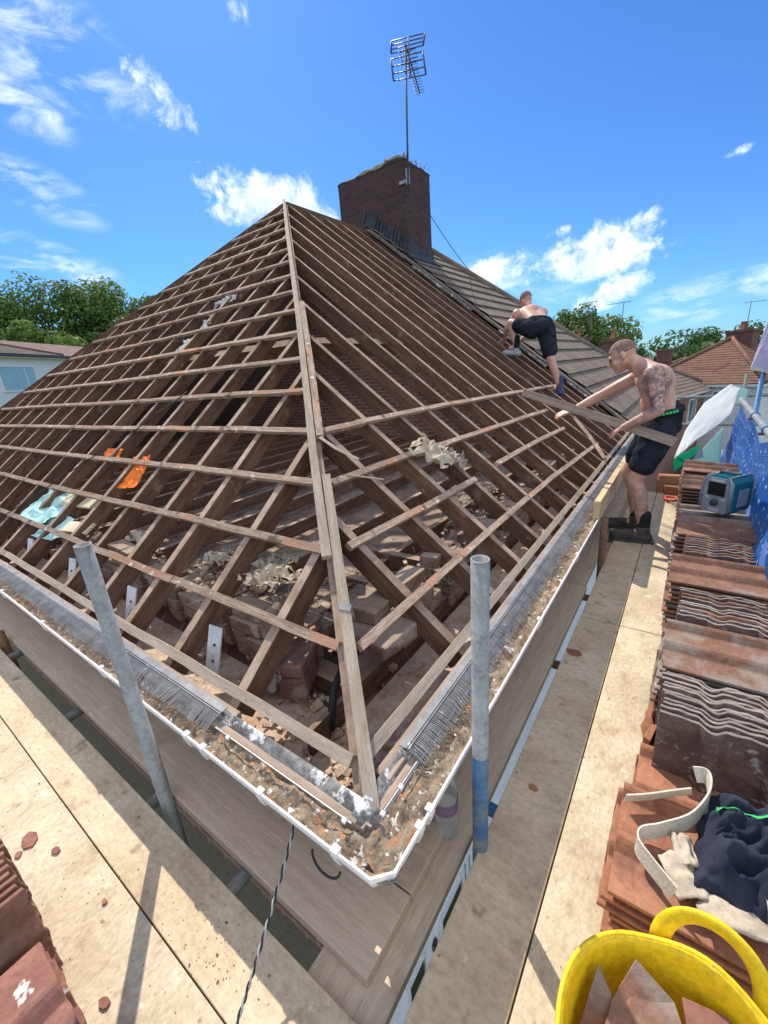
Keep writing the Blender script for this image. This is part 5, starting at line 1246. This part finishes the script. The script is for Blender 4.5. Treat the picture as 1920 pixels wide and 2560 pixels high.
def worker_one():
    loc = Vector((-0.22, 3.9, 0.0))
    t = thing('person', 'shirtless tattooed person with shaved head in dark shorts on the deck, holding a long batten', 'person', tuple(loc))
    m = MB()
    # legs: near (his left) and far
    hipN, hipF = Vector((-.165, 3.83, .90)), Vector((-.19, 4.01, .90))
    kneeN, kneeF = Vector((-.285, 3.80, .515)), Vector((-.355, 4.04, .535))
    ankN, ankF = Vector((-.185, 3.79, .10)), Vector((-.262, 4.05, .10))
    for h, k, a in ((hipN, kneeN, ankN), (hipF, kneeF, ankF)):
        m.capsule(h, .092, k, .058); m.capsule(k, .056, k.lerp(a, .30) + Vector((.020, 0, 0)), .058); m.capsule(k.lerp(a, .30) + Vector((.020, 0, 0)), .057, a, .036)
        m.capsule(k + Vector((-.014, 0, .02)), .042, k + Vector((-.012, 0, -.04)), .036)
        m.capsule(a, .038, a + Vector((-.10, 0, -.05)), .03)
    # trunk
    m.ball((-.165, 3.92, .93), (.125, .165, .12), 18, 12)
    m.capsule((-.15, 3.92, .98), .118, (-.20, 3.92, 1.12), .122, 18)
    for dy in (-.055, .055):
        m.capsule((-.145, 3.92 + dy, 1.0), .09, (-.235, 3.92 + dy * 1.3, 1.27), .112, 16)
    m.capsule((-.21, 3.82, 1.30), .10, (-.285, 4.03, 1.29), .10, 16)
    m.ball((-.225, 3.92, 1.26), (.125, .165, .15), 18, 12, rotm(0, -.45, 0))
    m.capsule((-.265, 3.84, 1.245), .065, (-.29, 4.00, 1.245), .065)     # pecs
    m.capsule((-.175, 3.85, 1.15), .06, (-.20, 3.80, 1.27), .065)        # lats
    # shoulders, neck, head
    shN, shF = Vector((-.235, 3.745, 1.335)), Vector((-.36, 4.09, 1.31))
    m.ball(shN, (.072, .066, .072), 14, 10); m.ball(shF, (.066, .064, .068), 14, 10)
    m.capsule((-.235, 3.80, 1.345), .062, (-.33, 3.90, 1.40), .052); m.capsule((-.335, 4.04, 1.32), .06, (-.335, 3.93, 1.40), .052)
    m.capsule((-.30, 3.92, 1.34), .064, (-.415, 3.92, 1.445), .054, 16)
    q, R_ = head_parts(m, (-.475, 3.915, 1.475), (-.90, -.05, -.42), (-.42, 0, .90))
    # near arm: shoulder - elbow - wrist
    elN, wrN = Vector((-.175, 3.665, 1.085)), Vector((-.400, 3.745, .945))
    m.capsule(shN, .058, shN.lerp(elN, .5), .053); m.capsule(shN.lerp(elN, .45) + Vector((-.008, 0, 0)), .053, elN, .039); m.capsule(elN, .041, elN.lerp(wrN, .3), .043); m.capsule(elN.lerp(wrN, .3), .043, wrN, .027)
    hand(m, wrN, (-.085, .075, -.045), (.3, -.55, .85), 1.0, 1.0, 1)
    # far arm reaching over the rafters
    elF, wrF = Vector((-.635, 4.12, 1.165)), Vector((-.845, 4.075, 1.045))
    m.capsule(shF, .055, shF.lerp(elF, .5), .051); m.capsule(shF.lerp(elF, .5), .05, elF, .038); m.capsule(elF, .040, elF.lerp(wrF, .3), .041); m.capsule(elF.lerp(wrF, .3), .041, wrF, .027)
    hand(m, wrF, (-.09, -.02, -.025), (-.1, -.5, .85), 1.0, .55, -1)
    sk = skinmat('skin_tattooed', [(Vector((-.215, 3.69, 1.27)) - loc, .17, .95), (Vector((-.20, 3.66, 1.14)) - loc, .10, .9), (Vector((-.31, 3.69, .99)) - loc, .12, .55), (Vector((-.23, 3.77, .33)) - loc, .20, .5), (Vector((-.31, 4.03, .34)) - loc, .16, .35)])
    body = m.build('body', sk, t, mods=[remesh(.0065, 5, .5)])
    # cropped hair: thin cap hugging the skull
    f = (R_ @ Vector((0, 1, 0))); u = (R_ @ Vector((0, 0, 1))); r = (R_ @ Vector((1, 0, 0)))
    h = MB()
    def capf(a, b):
        th = b * pi * .56; ph = 2 * pi * a
        v = Vector((.0748 * sin(th) * cos(ph), .0948 * sin(th) * sin(ph), .0868 * cos(th)))
        if v.y > .03: v.z = max(v.z, .028)
        return q(0, -.013, .031) + R_ @ v
    h.grid(capf, 36, 14); M['hair'] = surf('cropped_hair', [(.20, .125, .095), (.28, .175, .135)], scale=60, rough=.9, bump=.3)
    h.build('hair', M['hair'], t)
    e = MB()
    for sx in (-1, 1): e.ball(q(.033 * sx, .083, .002), .0085, 8, 6)
    e.build('eyes', M['darkpane'], t)
    # shorts
    s = MB()
    s.ball((-.165, 3.92, .94), (.142, .185, .115), 18, 12)
    s.capsule((-.155, 3.92, .97), .132, (-.160, 3.92, 1.03), .130, 18); s.capsule((-.155, 3.86, .98), .11, (-.158, 3.98, .98), .11)
    for hp, kn in ((hipN, kneeN), (hipF, kneeF)):
        e_ = hp.lerp(kn, .66); s.capsule(hp, .122, e_ + Vector((.005, 0, .01)), .102, 18)
    so = s.build('shorts', M['shorts'], t, mods=[remesh(.008, 5, .5), folds(.022, .07)])
    b_ = MB(); b_.lathe([(.143, -.022), (.1425, .022)], (-.158, 3.92, 1.045), 40, True, rotm(0, -.22, 0) @ Matrix.Diagonal((.96, 1.30, 1)))
    b_.build('waistband', M['shorts'], t, mods=[solidify(.004)])
    for k in range(8):     # lettering-like green dashes woven into the waistband
        an_ = radians(248 + k * 9); p = Vector((-.158, 3.92, 1.045)) + rotm(0, -.22, 0) @ Vector((.1395 * cos(an_), .1885 * sin(an_), .0))
        k_ = MB(); k_.box(p, (.012, .017, .018), rotz(atan2(sin(an_) * 1.0, cos(an_) * 1.3))); k_.build('waistband_letter', M['green'], so)
    # socks and boots
    for a, dr, mt in ((ankN, Vector((-1, -.10, 0)), 'boot'), (ankF, Vector((-1, .05, 0)), 'sock')):
        dr.normalize(); sc = MB(); sc.capsule(a + Vector((0, 0, .13)), .050, a + Vector((0, 0, -.02)), .046, 14); sc.build('sock', M['sock'], t, mods=[remesh(.008, 3)])
        bo = MB(); g0 = Vector((a.x, a.y, 0))
        bo.capsule(a + Vector((0, 0, .02)), .052, g0 + Vector((.0, 0, .06)), .052, 14); bo.capsule(g0 + dr * -.03 + Vector((0, 0, .045)), .045, g0 + dr * .17 + Vector((0, 0, .042)), .043, 14)
        bo.capsule(g0 + dr * .08 + Vector((0, 0, .06)), .045, g0 + dr * .19 + Vector((0, 0, .045)), .042, 14); bo.ball(g0 + dr * .19 + Vector((0, 0, .04)), (.055, .05, .038), 12, 8)
        bt_ = bo.build('boot', M['boot'], t, mods=[remesh(.007, 4)])
        sl_ = MB(); n_ = Vector((-dr.y, dr.x, 0))
        sl_.prism([(-.085, -.040), (.10, -.048), (.20, -.046), (.245, 0), (.20, .046), (.10, .048), (-.085, .040)], g0 + Vector((0, 0, .001)), dr, n_, (0, 0, .022)); sl_.build('boot_sole', M['darkgrey'], bt_, bevel=.004)
    return t
worker_one()
m = MB(); m.beam((-1.30, 4.12, 1.215), (-0.052, 3.63, 0.862), 0.030, 0.070, (0, .3, 1))
tag(m.build('held_batten', M['oldplank'], bevel=.003), 'long grey timber batten held slanting by the shirtless worker', 'batten')

def worker_two():
    t = thing('person', 'shirtless person in dark shorts bending over, climbing the far rafters with one leg raised', 'person', (-1.55, 6.42, 1.0))
    m = MB()
    hipR, hipL = Vector((-1.745, 6.46, 1.87)), Vector((-1.895, 6.31, 1.90))
    kneeR, ankR = Vector((-1.64, 6.36, 1.49)), Vector((-1.515, 6.40, 1.12))
    kneeL, ankL = Vector((-2.225, 6.42, 2.03)), Vector((-2.14, 6.40, 1.70))
    for h, k, a, dr in ((hipR, kneeR, ankR, Vector((-1, .2, 0))), (hipL, kneeL, ankL, Vector((-1, 0, .35)))):
        m.capsule(h, .092, k, .058); m.capsule(k, .056, k.lerp(a, .3), .057); m.capsule(k.lerp(a, .3), .056, a, .037); m.capsule(a, .036, a + dr * .09 + Vector((0, 0, -.04)), .03)
    m.ball((-1.82, 6.39, 1.92), (.14, .15, .12), 16, 12)
    for dl in (-.05, .05):
        o_ = Vector((.65, .75, 0)) * dl; m.capsule(Vector((-1.83, 6.42, 1.96)) + o_, .10, Vector((-2.02, 6.66, 2.13)) + o_ * 1.5, .115, 16)
    m.ball((-2.03, 6.68, 2.13), (.16, .16, .13), 16, 12)
    shR, shL = Vector((-1.91, 6.84, 2.135)), Vector((-2.19, 6.56, 2.145))
    m.ball(shR, .075, 14, 10); m.ball(shL, .073, 14, 10); m.capsule(shR, .066, (-2.05, 6.72, 2.17), .08); m.capsule(shL, .066, (-2.05, 6.72, 2.17), .08)
    m.capsule((-2.06, 6.72, 2.18), .064, (-2.12, 6.80, 2.29), .056)
    q, R_ = head_parts(m, (-2.155, 6.83, 2.345), (-.70, .55, -.45), (-.2, 0, .95))
    for s_, e_, w_ in ((shR, Vector((-2.08, 7.02, 1.93)), Vector((-2.28, 6.98, 1.80))), (shL, Vector((-2.36, 6.62, 1.98)), Vector((-2.45, 6.78, 1.84)))):
        m.capsule(s_, .056, e_, .040); m.capsule(e_, .042, w_, .028); hand(m, w_, (-.6, .4, -.5), (.3, 0, .8), 1.0, .8, 1)
    m.build('body', skinmat('skin_plain', []), t, mods=[remesh(.008, 5, .5)])
    h = MB()
    def capf(a, b):
        th = b * pi * .58; ph = 2 * pi * a; v = Vector((.0785 * sin(th) * cos(ph), .099 * sin(th) * sin(ph), .0905 * cos(th)))
        if v.y > .03: v.z = max(v.z, .02)
        return q(0, -.013, .031) + R_ @ v
    h.grid(capf, 30, 12); h.build('hair', M['hair'], t)
    s = MB(); s.ball((-1.815, 6.39, 1.915), (.165, .165, .125), 16, 12); s.capsule((-1.89, 6.37, 1.97), .115, (-1.78, 6.48, 1.96), .115)
    for hp, kn, f_ in ((hipR, kneeR, .72), (hipL, kneeL, .62)): s.capsule(hp, .128, hp.lerp(kn, f_), .102, 16)
    s.build('shorts', M['shorts'], t, mods=[remesh(.009, 5, .5), folds(.022, .08)])
    for a, dr, mt in ((ankR, Vector((-.9, .25, -.1)), 'bluetrainer'), (ankL, Vector((-1, 0, .12)), 'trainer')):
        dr.normalize(); sc = MB(); sc.capsule(a + Vector((.005, 0, .12)), .045, a + Vector((0, 0, -.02)), .044, 12); sc.build('sock', M['sock'] if mt == 'trainer' else M['bluetrainer'], t, mods=[remesh(.009, 3)])
        bo = MB(); bo.capsule(a + Vector((0, 0, -.03)), .046, a + dr * .0 + Vector((0, 0, -.07)), .045); bo.capsule(a + dr * -.04 + Vector((0, 0, -.085)), .04, a + dr * .17 + Vector((0, 0, -.085)), .038)
        bo.build('trainer', M[mt], t, mods=[remesh(.009, 3)])
worker_two()

# ------------------------------------------------------------------ neighbouring houses
def hip_house(label, loc, rz, wx, ly, wall_h, rise, mat_roof, mat_wall, ridge_len=None, hip_in=None, chims=(), windows=(), gauge=0.345, aerials=()):
    """hipped house: local X across, local Y along; loc = centre on the ground"""
    t = thing('house', label, 'house', (0, 0, 0)); WORLD[t.name] = Vector((0, 0, 0))
    hx, hy = wx / 2, ly / 2; hip = hip_in if hip_in is not None else hx
    m = MB(); m.box((0, 0, wall_h / 2), (wx - .7, ly - .7, wall_h)); m.build('wall', mat_wall, t)
    m = MB(); e = wall_h; r = e + rise; ra, rb = -hy + hip, hy - hip
    for sx in (-1, 1):
        tiled(m, (sx * hx, -hy, e), (sx * hx, hy, e), (0, rb, r), (0, ra, r), gauge, .03)
    for sy in (-1, 1):
        yy = ra if sy < 0 else rb
        tiled(m, (-hx, sy * hy, e), (hx, sy * hy, e), (0, yy, r), (0, yy, r), gauge, .03)
    rf = m.build('roof', mat_roof, t)
    m = MB(); 
    for a, b in (((0, ra, r), (0, rb, r)), ((hx, -hy, e), (0, ra, r)), ((-hx, -hy, e), (0, ra, r)), ((hx, hy, e), (0, rb, r)), ((-hx, hy, e), (0, rb, r))):
        if (Vector(a) - Vector(b)).length > .05: m.tube([Vector(a) + Vector((0, 0, .05)), Vector(b) + Vector((0, 0, .06))], .11, 8)
    m.build('ridge_tiles', mat_roof, rf)
    m = MB(); m.box((0, 0, e - .10), (wx - .1, ly - .1, .14)); m.build('fascia', M['upvc'], t)
    for (cx, cy, cz, w_, d_, h_, pots) in chims:
        m = MB(); m.box((cx, cy, cz + h_ / 2 - .6), (w_, d_, h_ + 1.2)); c = m.build('chimney', M['brickchim'], t)
        m = MB(); m.box((cx, cy, cz + h_ + .05), (w_ + .12, d_ + .12, .14)); m.build('chimney_cap', M['brickchim'], c)
        for k in range(pots):
            m = MB(); m.lathe([(.12, 0), (.13, .05), (.10, .12), (.09, .42), (.12, .45), (.12, .5), (.08, .5)], (cx, cy + (k - (pots - 1) / 2) * .34, cz + h_ + .1), 12); m.build('chimney_pot', M['potc'], c)
    for (face, a, z0, w_, h_) in windows:
        f = MB(); p = MB()
        if face in '+-':
            X = (hx - .33) * (1 if face == '+' else -1)
            f.box((X, a - w_ / 2, z0 + h_ / 2), (.06, .07, h_)); f.box((X, a + w_ / 2, z0 + h_ / 2), (.06, .07, h_)); f.box((X, a, z0), (.08, w_ + .1, .07)); f.box((X, a, z0 + h_), (.06, w_ + .1, .07)); f.box((X, a + .1 * w_, z0 + h_ / 2), (.05, .05, h_))
            p.box((X, a, z0 + h_ / 2), (.03, w_, h_))
        else:
            Y = -(hy - .33)
            f.box((a - w_ / 2, Y, z0 + h_ / 2), (.07, .06, h_)); f.box((a + w_ / 2, Y, z0 + h_ / 2), (.07, .06, h_)); f.box((a, Y, z0), (w_ + .1, .08, .07)); f.box((a, Y, z0 + h_), (w_ + .1, .06, .07)); f.box((a, Y, z0 + h_ / 2), (.05, .05, h_))
            p.box((a, Y, z0 + h_ / 2), (w_, .03, h_))
        wn = f.build('window', M['upvc'], t); p.build('pane', M['glass'], wn)
    t.location = loc; t.rotation_euler = (0, 0, rz); return t
M['brickchim'] = surf('chimney_brick', [(.13, .07, .055), (.20, .11, .085), (.09, .05, .045)], scale=6, rough=.95, bump=.4)
M['potc'] = plain('terracotta', (.36, .15, .09), .85)
M['brickfar'] = surf('distant_brick', [(.20, .11, .085), (.27, .16, .125)], scale=9, rough=.95, bump=.3)
M['render'] = plain('pale_render', (.62, .64, .66), .85)
hip_house('brown brick house with a grey tiled hip roof beyond the end of the deck', (-4.26, 30.0, -6.3), -0.27, 8.6, 9.4, 5.35, 2.5, M['nbrtile'], M['brickfar'], hip_in=3.2,
          chims=((1.6, -3.6, 7.2, .8, .7, 1.2, 1),), windows=(('+', -3.0, 3.6, 1.2, 1.3), ('+', -0.8, 3.6, 1.2, 1.3), ('+', 2.2, 3.6, 1.2, 1.3), ('f', 2.4, 3.6, 1.2, 1.3)))
hip_house('second grey roofed house behind the nearer one on the right', (-0.4, 43.0, -7.05), -0.27, 8.8, 9.6, 5.6, 2.1, M['nbrtile'], M['brickfar'], hip_in=3.2,
          chims=((-1.0, -2.5, 7.4, .9, .7, 1.0, 0),), windows=(('+', -1.6, 4.2, 1.2, 1.2), ('+', 2.2, 4.2, 1.2, 1.2)))
hip_house('pale rendered house with a reddish brown tiled hip roof at the right', (1.75, 36.3, -6.64), -0.50, 7.4, 7.4, 5.95, 2.5, M['browntile'], M['render'], hip_in=3.6,
          chims=((0.25, .5, 8.05, 1.45, .8, .75, 2),), windows=(('f', 1.6, 4.3, 1.0, 1.2), ('+', -1.6, 4.3, 1.0, 1.2), ('f', -1.6, 4.3, 1.0, 1.2)), gauge=.30)
hip_house('distant brown tiled house whose ridge shows behind the climbing worker', (-7.4, 35.5, -6.7), -0.2, 8, 9, 5.9, 2.7, M['browntile'], M['brickfar'], hip_in=3.2,
          chims=((1.6, -3.4, 8.2, 1.3, .7, 1.0, 1),), windows=(('+', -1.6, 4.2, 1.2, 1.2),))
def small_aerial(x, y, z0, z1, label, az):
    t = thing('tv_aerial', label, 'aerial', (x, y, z0), 'aerials on the neighbouring chimneys')
    m = MB(); m.tube([(x, y, z0), (x, y, z1)], .022, 6); m.build('mast', M['alu'], t)
    d = Vector((cos(az), sin(az), 0)); s = Vector((-d.y, d.x, 0)); p = Vector((x, y, z1 - .05))
    m = MB(); m.tube([p - d * .35, p + d * .75], .016, 6)
    for i in range(9): c = p + d * (-.3 + i * .13); m.tube([c - s * .17, c + s * .17], .008, 5)
    m.build('yagi', M['alu'], t)
small_aerial(-5.75, 31.4, 1.6, 4.7, 'thin aerial on the brick chimney behind the trees by the climbing worker', 2.8)
small_aerial(-3.4, 26.7, 1.6, 4.0, 'tall thin aerial rising between the two trees above the standing worker', 3.0)
small_aerial(2.35, 36.6, 2.0, 3.9, 'aerial above the brown roof chimney at far right', 0.2)
small_aerial(-0.7, 35, 0.8, 2.6, 'low wide aerial in front of the dark trees', 0.1)
# white flats on the left
def flats():
    u = Vector((-.557, .830, 0)).normalized(); n = Vector((u.y, -u.x, 0))   # n faces the camera side
    o = Vector((-36.6, 8.6, 0)) - u * 14; L = 34
    if n.dot(-o) < 0: n = -n
    t = thing('apartment_block', 'white three storey block of flats with a low brown tiled roof', 'flats', (0, 0, 0)); WORLD[t.name] = Vector((0, 0, 0))
    e = 4.62
    def B(m, a, d, z, la, ld, lz): m.box(o + u * a + n * d + Vector((0, 0, z)), (la, ld, lz), rotz(atan2(u.y, u.x)))
    m = MB(); B(m, L / 2, -4.5, (e + GZ) / 2, L, 9, e - GZ); m.build('wall', M['whiteflats'], t)
    m = MB()
    def pt(a, d, z): return o + u * a + n * d + Vector((0, 0, z))
    tiled(m, pt(-1, .45, e), pt(20.0, .45, e), pt(16.5, -4.6, e + 1.55), pt(-1, -4.6, e + 1.55), .38, .03); m.build('roof', M['darktile'], t)
    m = MB(); tiled(m, pt(20.0, .45, e), pt(L, .45, e), pt(L, -4.6, e + 1.55), pt(16.5, -4.6, e + 1.55), .5, .01); m.build('roof', M['plumroof'], t)
    m = MB(); m.tube([pt(20.0, .45, e + .06), pt(16.5, -4.6, e + 1.6)], .10, 8); m.build('hip_tiles', M['plumroof'], t)
    m = MB(); B(m, L / 2, .40, e - .08, L, .12, .16); m.build('gutter', M['darkgrey'], t)
    m = MB(); B(m, L / 2, .2, e - .22, L, .4, .05); m.build('soffit', M['cream'], t)
    
    for (a, z, w_, h_) in ((10.6, 2.25, 1.5, 1.6), (15.8, 2.25, 2.9, 1.6), (10.8, -1.0, 1.5, 1.6), (13.4, -.75, 1.6, 1.5), (18.5, -1.0, 2.9, 1.6), (6, 2.05, 2.9, 1.6), (22.8, 2.05, 2.6, 1.6)):
        f = MB()
        for q in (-.5, .5): B(f, a + q * w_, .02, z + h_ / 2, .09, .1, h_)
        for q in (0, 1): B(f, a, .02, z + q * h_, w_ + .1, .12, .09)
        B(f, a + w_ * .22, .02, z + h_ / 2, .07, .08, h_)
        wn = f.build('window', M['upvc'], t); p = MB(); B(p, a, .01, z + h_ / 2, w_, .05, h_); p.build('pane', M['paneblue'], wn)
M['whiteflats'] = plain('white_flats_paint', (.74, .745, .75), .8, noise_amt=.04)
M['plumroof'] = surf('plum_tiles_far', [(.15, .088, .07), (.20, .12, .098)], scale=3, rough=.9, coord='World')
flats()
# van in the street
vn = thing('parked_van', 'white van parked in the street beyond the membrane', 'van', (0, 0, 0)); WORLD[vn.name] = Vector((0, 0, 0))
m = MB(); m.prism([(-2.4, .35), (2.4, .35), (2.4, 1.0), (1.7, 1.15), (1.1, 1.95), (-2.3, 2.0), (-2.4, 1.8)], (0, -.95, 0), (1, 0, 0), (0, 0, 1), (0, 1.9, 0)); m.build('body', M['van'], vn, bevel=.08)
for y in (-.955, .945):
    m = MB(); m.prism([(-2.0, 1.2), (1.35, 1.2), (.95, 1.8), (-2.0, 1.8)], (0, y, 0), (1, 0, 0), (0, 0, 1), (0, .012, 0)); m.build('window', M['darkpane'], vn)
m = MB(); m.prism([(-.85, 1.22), (.85, 1.22), (.8, 1.8), (-.8, 1.8)], (-2.405, 0, 0), (0, 1, 0), (0, 0, 1), (-.02, 0, 0)); m.build('rear_window', M['darkpane'], vn)
for x in (-1.5, 1.5):
    for y in (-.9, .9):
        m = MB(); m.lathe([(.12, -.1), (.32, -.1), (.34, 0), (.32, .1), (.12, .1)], (x, y, .34), 20, True, rotm(pi / 2)); w_ = m.build('wheel', M['black'], vn); m = MB(); m.lathe([(0, .09), (.2, .09), (.2, .11), (0, .11)], (x, y, .34), 14, True, rotm(pi / 2 if y < 0 else -pi / 2)); m.build('hub', M['greyplastic'], w_)
vn.location = (2.2, 29.8, -6.25); vn.rotation_euler = (0, 0, 1.45)

# ------------------------------------------------------------------ trees
def tree(label, base, h, rx, rz_, mat, n=3000, size=0.5, seed=0, lumps=11, group=None, gap=0.0):
    rr = random.Random(seed); t = thing('tree', label, 'tree', base, group)
    base = Vector(base); top = base.z + h; cz = top - rz_
    m = MB(); m.tube([base, base + Vector((.1, .05, h * .35)), Vector((base.x, base.y, cz + rz_ * .3))], [rx * .09, rx * .065, rx * .02], 8)
    L_ = []
    for i in range(lumps):
        a = rr.uniform(0, 2 * pi); e = rr.uniform(-.75, 1); k = sqrt(max(0, 1 - e * e * .8)) * rr.uniform(.45, .85)
        c = Vector((base.x + rx * k * cos(a), base.y + rx * k * sin(a), cz + rz_ * .72 * e)); L_.append((c, rr.uniform(.30, .50)))
        m.tube([Vector((base.x, base.y, cz - rz_ * .4 + rz_ * .3 * e)), c], [rx * .03, rx * .008], 5)
    m.build('trunk', M['bark'], t)
    m = MB(); V = m.v; F = []
    for i in range(n):
        c, q = L_[rr.randrange(lumps)]
        # points near the lump's shell make separate billows with gaps between
        d = Vector((rr.gauss(0, 1), rr.gauss(0, 1), rr.gauss(0, 1) )).normalized()
        rad = q * (1 - .55 * rr.random() ** 2.2) * (1 + .22 * noise.noise(d * 2.5 + c))
        p = c + Vector((d.x * rx * rad, d.y * rx * rad, d.z * rz_ * rad * .9))
        s = size * rr.uniform(.5, 1.15)
        nrm = (d + Vector((rr.uniform(-.8, .8), rr.uniform(-.8, .8), rr.uniform(-.3, .9)))).normalized()
        a = nrm.cross(Vector((rr.uniform(-1, 1), rr.uniform(-1, 1), rr.uniform(-1, 1)))).normalized(); b = nrm.cross(a)
        k = len(V); V += [tuple(p - a * s * .5), tuple(p + b * s * .32), tuple(p + a * s * .5), tuple(p - b * s * .32)]
        F.append((k, k + 1, k + 2, k + 3))
    m.quad_faces(F); m.build('crown', M[mat], t)
    return t
TG = 'trees on the rise behind the white flats'
def T(px, d): pass
LT = [(-78, 19, 16.8, 6.5, 8, 'leafdark', 'dark rounded tree at the left frame edge'), (-75, 25.5, 18.2, 6.5, 9, 'leaf', 'tall broad tree at the left of the treeline'), (-72.5, 33, 18.0, 7.0, 9, 'leaf', 'broad sloping tree in the middle of the left treeline'),
      (-71, 39.5, 15.4, 5.0, 7, 'leaf', 'lower tree in the dip of the left treeline'), (-68, 45.5, 17.6, 4.4, 9, 'leafdark', 'upright dark tree right of the dip'), (-65, 52, 16.8, 6.0, 8, 'leafdark', 'dark tree half hidden by the roof slope'),
      (-62, 59, 17, 6.5, 8, 'leaf', 'tree glimpsed where the roof slope meets the treeline'), (-63, 20.5, 10.6, 4.4, 5, 'leaf', 'lower front tree at the left edge above the flats roof'), (-61, 28, 10.8, 4.6, 5, 'leafdark', 'lower front tree above the middle of the flats roof'), (-59, 36, 9.4, 5.0, 4.6, 'leaf', 'lower front tree right above the plum roof'), (-66, 13, 11, 5, 5.5, 'leaf', 'bushy front tree at the far left border')]
for i, (x, y, top, rx, rz_, mt, lb) in enumerate(LT):
    zb = 3.0
    tree(lb, (x, y, zb - 4), top - zb + 4, rx, rz_, mt, 8500, .60, i, 15, TG)
RT = [(-9.5, 43.5, 6.0, 2.6, 2.6, 'leafpale', 'pale feathery tree right behind the climbing worker', 2600), (-6.2, 44.5, 4.7, 2.6, 2.6, 'leafpale', 'pale bushy tree above the standing worker head', 2600), (-0.4, 47, 2.9, 4.5, 3.0, 'leafdark', 'dark rounded tree left of the brown roof', 3600), (1.9, 49, 3.3, 3.6, 3.0, 'leafdark', 'dark tree touching the brown roof chimney', 3000),
      (-4.2, 52, 2.2, 3.0, 2.6, 'leafdark', 'small dark tree between the chimneys on the right', 2000), (7.2, 46, 1.8, 3.0, 2.4, 'leafdark', 'dark tree peeking right of the brown roof', 2000), (4.6, 16.5, -1.2, 1.6, 1.8, 'leaf', 'green shrub by the road at the right edge', 1800), (-12.8, 46, 4.6, 2.4, 2.2, 'leafpale', 'pale low tree beside the neighbour roof', 2000)]
for i, (x, y, top, rx, rz_, mt, lb, n) in enumerate(RT):
    zb = strip_z(y); tree(lb, (x, y, zb), top - zb, rx, rz_, mt, n, .42, 40 + i, 12, 'trees beyond the neighbouring houses')
